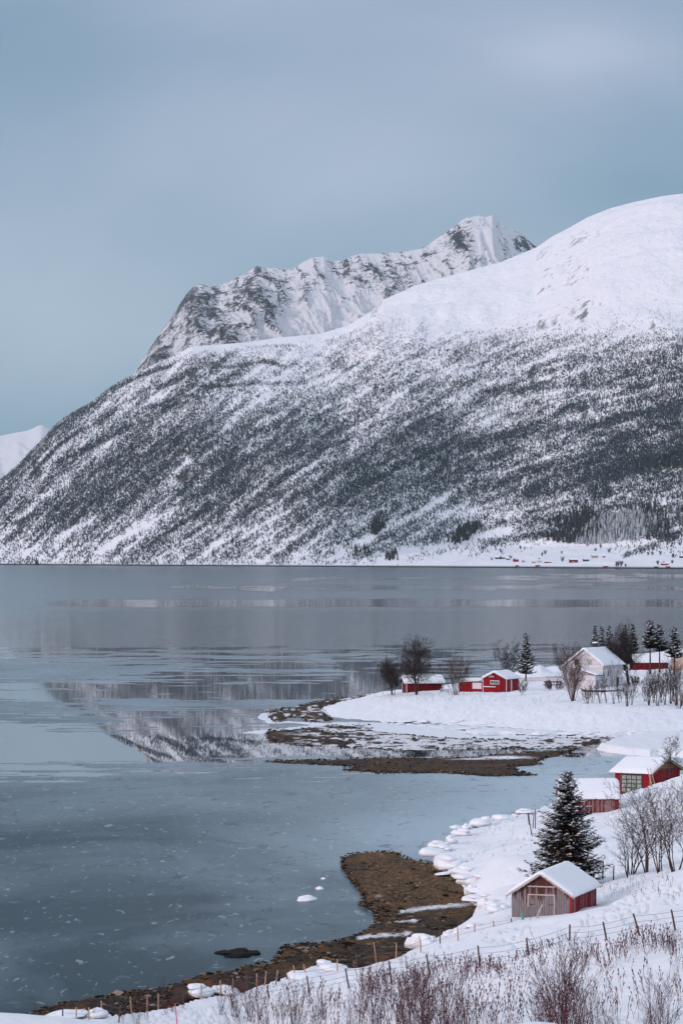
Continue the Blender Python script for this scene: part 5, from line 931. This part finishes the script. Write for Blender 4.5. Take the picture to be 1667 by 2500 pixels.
r_ = MB(); r_.add([(-Lt / 2 - .1, y0, 2.35), (Lt / 2 - .9, y0, 2.35), (Lt / 2 - .9, y0 + 6.4, 2.0), (-Lt / 2 - .1, y0 + 6.4, 2.0), (-Lt / 2 - .1, y0, 2.25), (Lt / 2 - .9, y0, 2.25), (Lt / 2 - .9, y0 + 6.4, 1.9), (-Lt / 2 - .1, y0 + 6.4, 1.9)], [(0, 1, 2, 3), (7, 6, 5, 4), (0, 4, 5, 1), (1, 5, 6, 2), (2, 6, 7, 3), (3, 7, 4, 0)]); r_.build('wing_roof', WHITE, t)
V, f = BLOB[3]; o = mesh_np('wing_snow', V * np.array([Lt / 2 - .3, 3.45, .42]), f, SNOWR, t); o.location = (-.5, y0 + 3.1, 2.45)
MB().box(-Lt / 2 + .24, -Lt / 2 + .29, y0 + .5, y0 + 2.7, .55, 1.9).build('wing_door', WHITE, t)
x, y, z = head(1085, 1692); t = thing('picnic_table', 'snow covered dark picnic table between the two red sheds on the headland', 'table', (x, y, z))
MB().box(-1.0, 1.0, -.4, .4, .72, .78).build('tabletop', DARKW, t); MB().box(-1.0, 1.0, -.85, -.6, .42, .47).build('bench', DARKW, t); MB().box(-1.0, 1.0, .6, .85, .42, .47).build('bench', DARKW, t)
for a in (-.8, .8): MB().bar((a, -.7, -.2), (a, .1, .72), .08, .08).bar((a, .7, -.2), (a, -.1, .72), .08, .08).bar((a, -.72, .38), (a, .72, .38), .06, .06).build('leg', DARKW, t)
MB().box(-.98, .98, -.38, .38, .785, .9).build('snow', SNOWT, t)
x, y, z = head(1078, 1687); q = MB(); [q.bar((x + k * .25, y, z - .3), (x + k * .25 + .3, y + .5, z + 1.5), .12, .05) for k in (-1, 0, 1)]; tag(q.build('leaning_boards', DARKW), 'dark boards leaning against the right end of the low red shed', 'boards')

# white house
rz = math.radians(58.4); Lw, Ww = 9.4, 9.0; x, y, z = head(1426, 1679); z = z - .2; c = Vector((x, y, 0)) + Vector((math.cos(rz), math.sin(rz), 0)) * Lw / 2; sH = F / y
heW, hrW = 5.4, 8.7
t = house('white_house', 'two storey white house with a black chimney and snowy roof among trees on the headland', 'house', (c.x, c.y, z), rz, Lw, Ww, heW, hrW, WHITEB, DARKW, .28, .45, .45, barge=WHITE, sink=1.5, seed=25)
opening(t, 'left', Lw, Ww, -1.3, 5.2, 1.15, 1.25, WHITE, FROST, .1); opening(t, 'left', Lw, Ww, 1.9, 5.2, 1.15, 1.25, WHITE, GLASS, .1); opening(t, 'front', Lw, Ww, -2.2, 2.8, .6, 1.1, WHITE, GLASS, .1); opening(t, 'front', Lw, Ww, 2.4, .2, .9, 2.1, DARKW, DARKW, .06, name='door')
ch = MB().box(.6, 1.4, -.1, .7, hrW - 1.0, hrW + 1.15).build('chimney', DARKW, t); MB().box(.52, 1.48, -.18, .78, hrW + 1.15, hrW + 1.4).build('snow', SNOWT, ch)
yb0, yb1, xb0 = -Ww / 2 - .03, .6, -Lw / 2 - 3.4                          # gabled porch wing on the viewer's side
w = MB().box(xb0, -Lw / 2, yb0 + .1, yb1, -1.5, 3.1).build('porch_wall', WHITEB, t)
q = MB(); q.add([(xb0 - .35, yb0 - .3, 3.0), (-Lw / 2, yb0 - .3, 3.0), (-Lw / 2, yb1 + .2, 4.55), (xb0 - .35, yb1 + .2, 4.55), (xb0 - .35, yb0 - .3, 3.12), (-Lw / 2, yb0 - .3, 3.12), (-Lw / 2, yb1 + .2, 4.67), (xb0 - .35, yb1 + .2, 4.67)], [(0, 1, 2, 3), (7, 6, 5, 4), (0, 4, 5, 1), (1, 5, 6, 2), (2, 6, 7, 3), (3, 7, 4, 0)]); q.build('porch_roof', DARKW, t)
q = MB(); q.add([(xb0 - .3, yb0 - .28, 3.13), (-Lw / 2 - .02, yb0 - .28, 3.13), (-Lw / 2 - .02, yb1 + .18, 4.68), (xb0 - .3, yb1 + .18, 4.68), (xb0 - .3, yb0 - .2, 3.4), (-Lw / 2 - .02, yb0 - .2, 3.4), (-Lw / 2 - .02, yb1 + .1, 4.95), (xb0 - .3, yb1 + .1, 4.95)], [(0, 1, 2, 3), (7, 6, 5, 4), (0, 4, 5, 1), (1, 5, 6, 2), (2, 6, 7, 3), (3, 7, 4, 0)]); q.build('porch_snow', SNOWT, t)
x, y, z = head(1346, 1672); t = thing('veranda', 'white railed veranda on dark posts at the left of the white house', 'veranda', (x, y, z), .1)
MB().box(-1.6, 2.2, -1, 1.4, .55, .8).build('deck', DARKW, t); MB().box(-1.6, 2.2, -1.06, -1.0, .82, 1.75).build('railing', WHITEB, t); MB().box(-1.66, 2.2, -1.1, -.94, 1.76, 1.86).build('handrail', DARKW, t); MB().box(-1.64, 2.18, -1.08, -.96, 1.865, 1.98).build('snow', SNOWT, t)
for a in (-1.5, .3, 2.0): MB().box(a, a + .14, -.98, -.84, -.8, .55).build('post', DARKW, t)
x, y, z = head(1468, 1689); t = thing('terrace', 'low dark terrace with snow on top in front of the white house', 'terrace', (x, y - 1, z), .12)
MB().box(-4.2, 4.3, -1.2, 1.6, .15, .42).build('deck', DARKW, t); V, f = BLOB[6]; o = mesh_np('snow', V * np.array([4.3, 1.5, .2]), f, SNOWT, t); o.location = (0, .2, .52)
for a in (-4, -1.4, 1.4, 4): MB().box(a, a + .16, -1.1, -.94, -.7, .15).build('post', DARKW, t)
x, y, z = P(1583, 1632, 800); t = house('barn', 'long dark red barn with a snowy roof behind the tall spruces on the headland', 'barn', (x, y, z), math.radians(8), 8.2, 6.0, 1.6, 3.2, RED2, DARKW, .3, .3, .3, barge=RED, sink=2, seed=27)
x, y, z = P(1672, 1634, 790); house('ochre_house', 'cream ochre house cut by the right edge of the headland', 'house', (x, y, z), math.radians(62), 7, 4.6, 2.4, 4.0, CREAM, DARKW, .3, .35, .35, barge=WHITE, sink=2, seed=28)
# picket fence and snow heap
x0, y0, z0 = head(1264, 1663); x1, y1, z1 = head(1330, 1661); t = thing('picket_fence', 'low pale picket fence in front of the snow heap on the headland', 'fence', (x0, y0, z0)); d_ = Vector((x1 - x0, y1 - y0, z1 - z0))
for k in range(30):
    p = d_ * (k / 29); MB().box(p.x - .03, p.x + .03, p.y - .02, p.y + .02, p.z - .3, p.z + .85).build('picket', M_POSTL, t)
MB().bar(Vector((0, 0, .6)), d_ + Vector((0, 0, .6)), .05, .06).build('rail', M_POSTL, t)

# ------------------------------------------------------------------ trees on the headland
def hb(name, label, px, py, top, st, sp, cfg, m_, rad, seed, group=None, back=0, cat='tree'):
    x, y, z = head(px, py); return bare_tree(name, label, cat, (x, y + back, z), (py - top) * y / F, st, sp, cfg, m_, rad, seed, group)
sorted_ = lambda l_: sorted(l_, key=lambda q_: q_[0])
BF = dict(BIRCH, rmin=.018, kids=[22, 10, 7], ang=[(32, 62), (28, 60), (25, 65)], ratio=[.56, .5, .42], up=[.02, .02, -.02, -.12]); BS = dict(BUSH, rmin=.016, kids=[14, 7])
hb('birch_tree', 'tallest wide crowned bare birch in front of the low red shed', 1016, 1697, 1552, 4, .42, BF, B_DARK, .17, 41)
hb('birch_tree', 'shorter dark bare birch at the left tip of the headland trees', 958, 1697, 1604, 5, .34, dict(BF, kids=[18, 9, 7]), B_DARK, .12, 42)
hb('bush', 'broad pale brown bush between the two red sheds', 1112, 1697, 1592, 12, .52, BS, B_BROWN, .07, 43, cat='bush')
hb('bare_tree', 'round crowned bare tree behind the bright red boathouse', 1240, 1660, 1560, 5, .50, dict(BIRCH, rmin=.022, kids=[14, 7, 4], up=[.03, .05, .02, 0]), B_DARK, .15, 44)
hb('bush', 'large spreading pale brown multi-stemmed bush hiding the left corner of the white house', 1398, 1711, 1582, 16, .42, BS, B_BROWN, .09, 45, cat='bush')
hb('bush', 'dark brown rounded bush behind the spreading one, left of the white house', 1382, 1662, 1566, 10, .6, BS, B_DARK, .08, 46, cat='bush')
hb('birch_tree', 'tall bare birch with a dark crown right behind the white house', 1536, 1670, 1518, 4, .36, BF, B_DARK, .16, 47)
hb('bush', 'small leafless bush right of the bright red boathouse', 1274, 1697, 1660, 5, .5, BS, B_BROWN, .04, 48, cat='bush')
hb('bush', 'snow dusted reddish bush under the veranda', 1352, 1684, 1658, 14, .9, BS, B_RED, .04, 49, cat='bush')
for i, (px, py, tp, st, sp, m_) in enumerate(sorted_([(1432, 1718, 1672, 6, .4, B_BROWN), (1464, 1718, 1640, 4, .22, B_DARK), (1480, 1717, 1625, 3, .15, B_DARK), (1497, 1719, 1612, 4, .13, B_BROWN), (1512, 1716, 1660, 5, .3, B_DARK), (1445, 1716, 1655, 4, .25, B_BROWN), (1530, 1726, 1630, 7, .16, B_DARK), (1540, 1722, 1650, 4, .2, B_BROWN)])):
    hb('bare_shrub', ORD[i] + ' thin leafless shrub from the left of those before the white house', px, py, tp, st, sp, dict(BUSH, rmin=.015), m_, .06, 60 + i, 'thin shrubs in front of the white house', cat='shrub')
for i, (px, py, tp, st, sp, m_) in enumerate(sorted_([(1583, 1722, 1628, 7, .2, B_DARK), (1604, 1724, 1615, 7, .2, B_DARK), (1574, 1712, 1655, 5, .35, B_BROWN), (1622, 1720, 1610, 5, .18, B_BROWN), (1636, 1718, 1600, 6, .18, B_DARK), (1650, 1722, 1612, 6, .22, B_DARK), (1664, 1724, 1610, 5, .2, B_BROWN), (1656, 1730, 1680, 7, .5, B_BROWN), (1612, 1716, 1640, 5, .3, B_DARK), (1594, 1716, 1650, 5, .25, B_BROWN), (1642, 1712, 1640, 5, .3, B_BROWN)])):
    hb('bare_shrub', ORD[i] + ' dark leafless shrub from the left of the thicket below the tall spruces', px, py, tp, st, sp, dict(BUSH, rmin=.016), m_, .07, 80 + i, 'leafless thicket below the tall spruces', cat='shrub')
hb('bush', 'dark low bush at the right corner of the white house', 1553, 1670, 1648, 10, .8, BS, B_DARK, .04, 95, cat='bush')
def hs(label, px, base, top, Rpx, seed, bare, snow=.3, d=None, **kw):
    x, y, z = head(px, base) if d is None else P(px, base, d); s = F / y
    return spruce('spruce', label, (x, y, z), (base - top) / s, Rpx / s, seed, bare=bare, snow=snow, levels=kw.pop('levels', 22), per=kw.pop('per', 11), tuft=6, dead=.12, ts=kw.pop('ts', 1.25), **kw)
hs('slender snow dusted spruce standing alone right of the bright red boathouse', 1283, 1663, 1543, 27, 101, .17, .38, pw=.8)
hs('leftmost dark spruce rising behind the chimney of the white house', 1452, 1640, 1525, 22, 102, .1, .22, 800); hs('narrow middle spruce of the three behind the white house', 1468, 1640, 1524, 18, 103, .1, .22, 806); hs('rightmost spruce of the three behind the white house', 1486, 1640, 1524, 25, 104, .1, .24, 800)
hs('dark spruce behind the tall birch, left one of the close pair', 1523, 1645, 1521, 22, 105, .22, .16, 800); hs('dark spruce behind the tall birch, right one of the close pair', 1543, 1645, 1520, 23, 106, .22, .16, 806)
hs('tall spruce with a long bare trunk, left one of the three at the right', 1586, 1656, 1511, 26, 107, .53, .34, 772, levels=15, pw=.65); hs('tall bare trunked spruce, middle one of the three at the right', 1609, 1653, 1520, 24, 108, .50, .28, 778, levels=15, pw=.65); hs('tall bare trunked spruce, right one of the three nearest the edge', 1645, 1658, 1527, 26, 109, .42, .34, 768, levels=16, pw=.6)

# apron trees across the fjord
for i, (px, py, h) in enumerate([(1222, 1366, 8), (1246, 1364, 8), (1372, 1372, 12), (1316, 1370, 7), (1370, 1352, 6), (1503, 1384, 12), (1508, 1384, 14), (1514, 1384, 13), (1525, 1384, 7), (1516, 1378, 9), (1606, 1380, 11), (1322, 1358, 9), (1330, 1354, 10), (1224, 1352, 12), (1270, 1342, 10), (1466, 1340, 12), (1486, 1350, 10), (1452, 1346, 8), (1640, 1362, 9), (1645, 1362, 10), (1612, 1354, 9), (1580, 1356, 8), (1592, 1356, 9), (1618, 1378, 7), (1200, 1368, 7), (1640, 1376, 8)]):
    x, y, z = far_pt(px, py); s = F / y; t = bare_tree('bare_tree', 'small round bare tree on the snowy fields of the far shore', 'tree', (x, y, z), h * 1.15 / s, 5, .5, dict(n=[3, 3], wob=[.1, .2], up=[.02, .02], taper=[.9, .9], kids=[14], start=[.2], ang=[(20, 55)], ratio=[.45], rr=[.6], rmin=.14, topred=.8), M_FAR, .3, 120 + i, 'small trees on the far fields')

# ------------------------------------------------------------------ foreground saplings and weeds
SP = [bare_tree('sapling', 'x', 'sapling', (0, 0, -500), 4.2, st, sp, SAPL, B_RED, .024, 200 + i) for i, (st, sp) in enumerate([(5, .22), (4, .16), (7, .28), (3, .12), (6, .2), (4, .3), (8, .2)])]
GR = {'c': ('bare reddish sapling in the dense clump at the bottom centre, rising from the snowy slope', 'saplings in the bottom centre clump'), 'r': ('bare dark sapling in the tall clump right of the bottom centre', 'saplings in the clump right of centre'), 'l': ('thin leafless shrub by the shore fence at the bottom left', 'thin shrubs at the bottom left'), 'e': ('sparse leafless sapling near the bottom right corner', 'sparse saplings at the bottom right')}
def gnd(px, py):                                                        # like near(), also below the frame
    d_ = np.linspace(60, 470, 3000); x_ = (px - CX) / F * d_; z_ = gz(x_, d_); k = np.argmax(z_ >= CH + (HZ - py) / F * d_); return ((px - CX) / F * d_[k], d_[k], float(z_[k]))
pos = []
r = random.Random(77)
for px in np.linspace(868, 1165, 17): pos.append(('c', px + r.uniform(-10, 10), r.uniform(2455, 2620), r.uniform(90, 250)))
for (px, py, h) in [(915, 2540, 235), (1045, 2560, 240), (1020, 2600, 270), (985, 2580, 230), (1080, 2560, 210), (1140, 2570, 190)]: pos.append(('c', px, py, h))
for px in np.linspace(1200, 1320, 4): pos.append(('c', px + r.uniform(-8, 8), r.uniform(2500, 2600), r.uniform(100, 180)))
for (px, py, h) in [(1360, 2540, 265), (1372, 2570, 300), (1390, 2560, 260), (1410, 2590, 240), (1345, 2580, 250), (1430, 2570, 200), (1385, 2600, 330), (1330, 2570, 190), (1455, 2560, 180)]: pos.append(('r', px, py, h))
for px in np.linspace(530, 860, 22): pos.append(('c', px + r.uniform(-8, 8), r.uniform(2490, 2580), r.uniform(60, 150)))
for (px, py, h) in [(358, 2490, 95), (420, 2482, 70), (412, 2486, 110), (448, 2475, 90), (340, 2495, 80), (300, 2500, 60), (330, 2500, 75), (85, 2492, 50), (112, 2490, 40), (230, 2485, 55)]: pos.append(('l', px, py, h))
for (px, py, h) in [(1597, 2520, 160), (1622, 2560, 200), (1580, 2530, 90), (1500, 2560, 130), (1480, 2540, 90), (1540, 2300, 60), (1585, 2540, 120), (1660, 2420, 110), (1640, 2330, 80)]: pos.append(('e', px, py, h))
for i, (g, px, py, h) in enumerate(pos):
    src = SP[i % 7] if g != 'l' else SP[3 if i % 2 else 5]; o = src if i < 7 and src.location.z < -400 and src is SP[i % 7] else copy_tree(src)
    x, y, z = gnd(px, py); o.location = (x, y, z); o.rotation_euler = (0, 0, r.uniform(0, 6.28)); k = h * y / F / 4.2; o.scale = (k * r.uniform(.8, 1.2),) * 2 + (k,); o['label'], o['group'] = GR[g]
    if g in 'erl': cnt_ = globals().setdefault('cnt_' + g, []); cnt_.append((px, o))
for g, w_ in (('l', 'thin leafless shrub from the left by the shore fence at bottom left'), ('e', 'sparse leafless sapling from the left near the bottom right corner'), ('r', 'sapling from the left in the tall clump right of the bottom centre')):
    for i, (_, o) in enumerate(sorted(globals()['cnt_' + g], key=lambda q_: q_[0])): o['label'] = ORD[i] + ' ' + w_
# weeds: reddish dead stalks
wr = np.random.default_rng(5); segs = []
def weed(px, py, hpx):
    x, y, z = gnd(px, py); h = hpx * y / F; a = wr.uniform(-.35, .35); b_ = wr.uniform(-.3, .3); p = np.array([x, y, z - .05]); n = 3; d = np.array([a, b_, 1.0])
    for i in range(n):
        d = d + wr.uniform(-.14, .14, 3); q = p + d / np.linalg.norm(d) * h / n; segs.append((*p, *q, .012 - .003 * i, .011 - .003 * i)); p = q
        if i: 
            for k in range(3): e = d + wr.uniform(-.5, .5, 3); s_ = p + e / np.linalg.norm(e) * h * .16; segs.append((*(p - d * h * .04 * k), *s_, .011, .014))
    return
for i in range(1500):
    px = wr.uniform(870, 1690); f_ = (px - 870) / 800; c_ = 2395 - 118 * f_ + 12 * math.sin(px / 37.0); py = c_ + abs(wr.normal(0, 1)) * 32 + 4
    if wr.random() < .22 + .5 * (vnoise(px / 36.0, py / 30.0, 3) > .42) + .2 * (px < 1330): weed(px, py, wr.uniform(14, 36))
for i in range(700): weed(wr.uniform(560, 1420), wr.uniform(2425, 2520), wr.uniform(15, 50))
for i in range(60): weed(wr.uniform(1430, 1667), wr.uniform(2380, 2510), wr.uniform(20, 60))
tag(tubes('dead_weeds', segs, foliage_mat('dead weeds', (0.06, 0.022, 0.028), (0.20, 0.09, 0.10), 2.0), None, 3), 'reddish dead weed stalks poking through the snow along the slope fence', None, None, 'stuff')
segs = []
for i in range(70): weed(wr.uniform(1400, 1667), wr.uniform(2150, 2200), wr.uniform(8, 20))
for i in range(50): weed(wr.uniform(1150, 1300), wr.uniform(2020, 2100), wr.uniform(3, 8))
for i in range(420):                                                   # stubble on the headland
    px = wr.uniform(900, 1667); py = wr.uniform(1693, 1745) if wr.random() < .3 else wr.uniform(1693, 1712); x, y, z = head(px, py); h = wr.uniform(.3, .8); segs.append((x, y, z - .1, x + wr.uniform(-.1, .1), y, z + h, .02, .012))
tag(tubes('dry_grass', segs, B_BROWN, None, 3), 'dry grass tips sticking out of the snow', None, None, 'stuff')
# roadside snowbank beside the viewpoint
A, B = np.meshgrid(np.linspace(-3.2, 3.2, 160), np.linspace(11, 18, 60))
zb = gz(A, B) - .1 + (0.62 * sstep(-.95, -2.2, A) + 0.54 * np.exp(-((A - .95) / .16) ** 2 * .5) * .0) * np.exp(-((B - 14.5) / 1.6) ** 2)
yy = 14.5; want = lambda px, py: P(px, py, yy)
crest_ = np.interp(A, [-3.2, P(0, 0, yy)[0], P(150, 0, yy)[0], P(310, 0, yy)[0], P(420, 0, yy)[0], P(1180, 0, yy)[0], P(1240, 0, yy)[0], P(1300, 0, yy)[0], P(1360, 0, yy)[0], P(1420, 0, yy)[0], 3.2], [P(0, 2462, yy)[2], P(0, 2470, yy)[2], P(0, 2482, yy)[2], P(0, 2500, yy)[2], P(0, 2530, yy)[2], P(0, 2530, yy)[2], P(0, 2503, yy)[2], P(0, 2492, yy)[2], P(0, 2497, yy)[2], P(0, 2530, yy)[2], P(0, 2530, yy)[2]])
g0 = gz(A, B); zb = g0 - .15 + (crest_ - gz(A, A * 0 + yy) + .15) * np.exp(-((B - yy) / 1.3) ** 2) + (fbm(A * 2, B * 1.5, 3, 9) - .5) * .03
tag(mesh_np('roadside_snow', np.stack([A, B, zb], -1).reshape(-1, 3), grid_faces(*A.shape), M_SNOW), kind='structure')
# ------------------------------------------------------------------ haze
def add_haze():
    m = bpy.data.materials.new('haze air'); m.use_nodes = True; t = m.node_tree; t.nodes.clear()
    o_ = N(t, 'ShaderNodeOutputMaterial'); pv = N(t, 'ShaderNodeVolumePrincipled'); pv.inputs['Density'].default_value = 1.0e-5
    pv.inputs['Color'].default_value = (0.72, 0.90, 1.0, 1); pv.inputs['Anisotropy'].default_value = 0.1
    t.links.new(pv.outputs[0], o_.inputs['Volume'])
    x0, x1, y0, y1, z0, z1 = -16000, 16000, -400, 29000, -60, 2300
    V = [(x, y, z) for z in (z0, z1) for y in (y0, y1) for x in (x0, x1)]
    Fc = [(0, 2, 3, 1), (4, 5, 7, 6), (0, 1, 5, 4), (2, 6, 7, 3), (0, 4, 6, 2), (1, 3, 7, 5)]
    o = mesh_np('haze', V, Fc, m, smooth=False); tag(o, 'pale thin winter haze over the whole fjord', None, None, 'stuff')
add_haze()
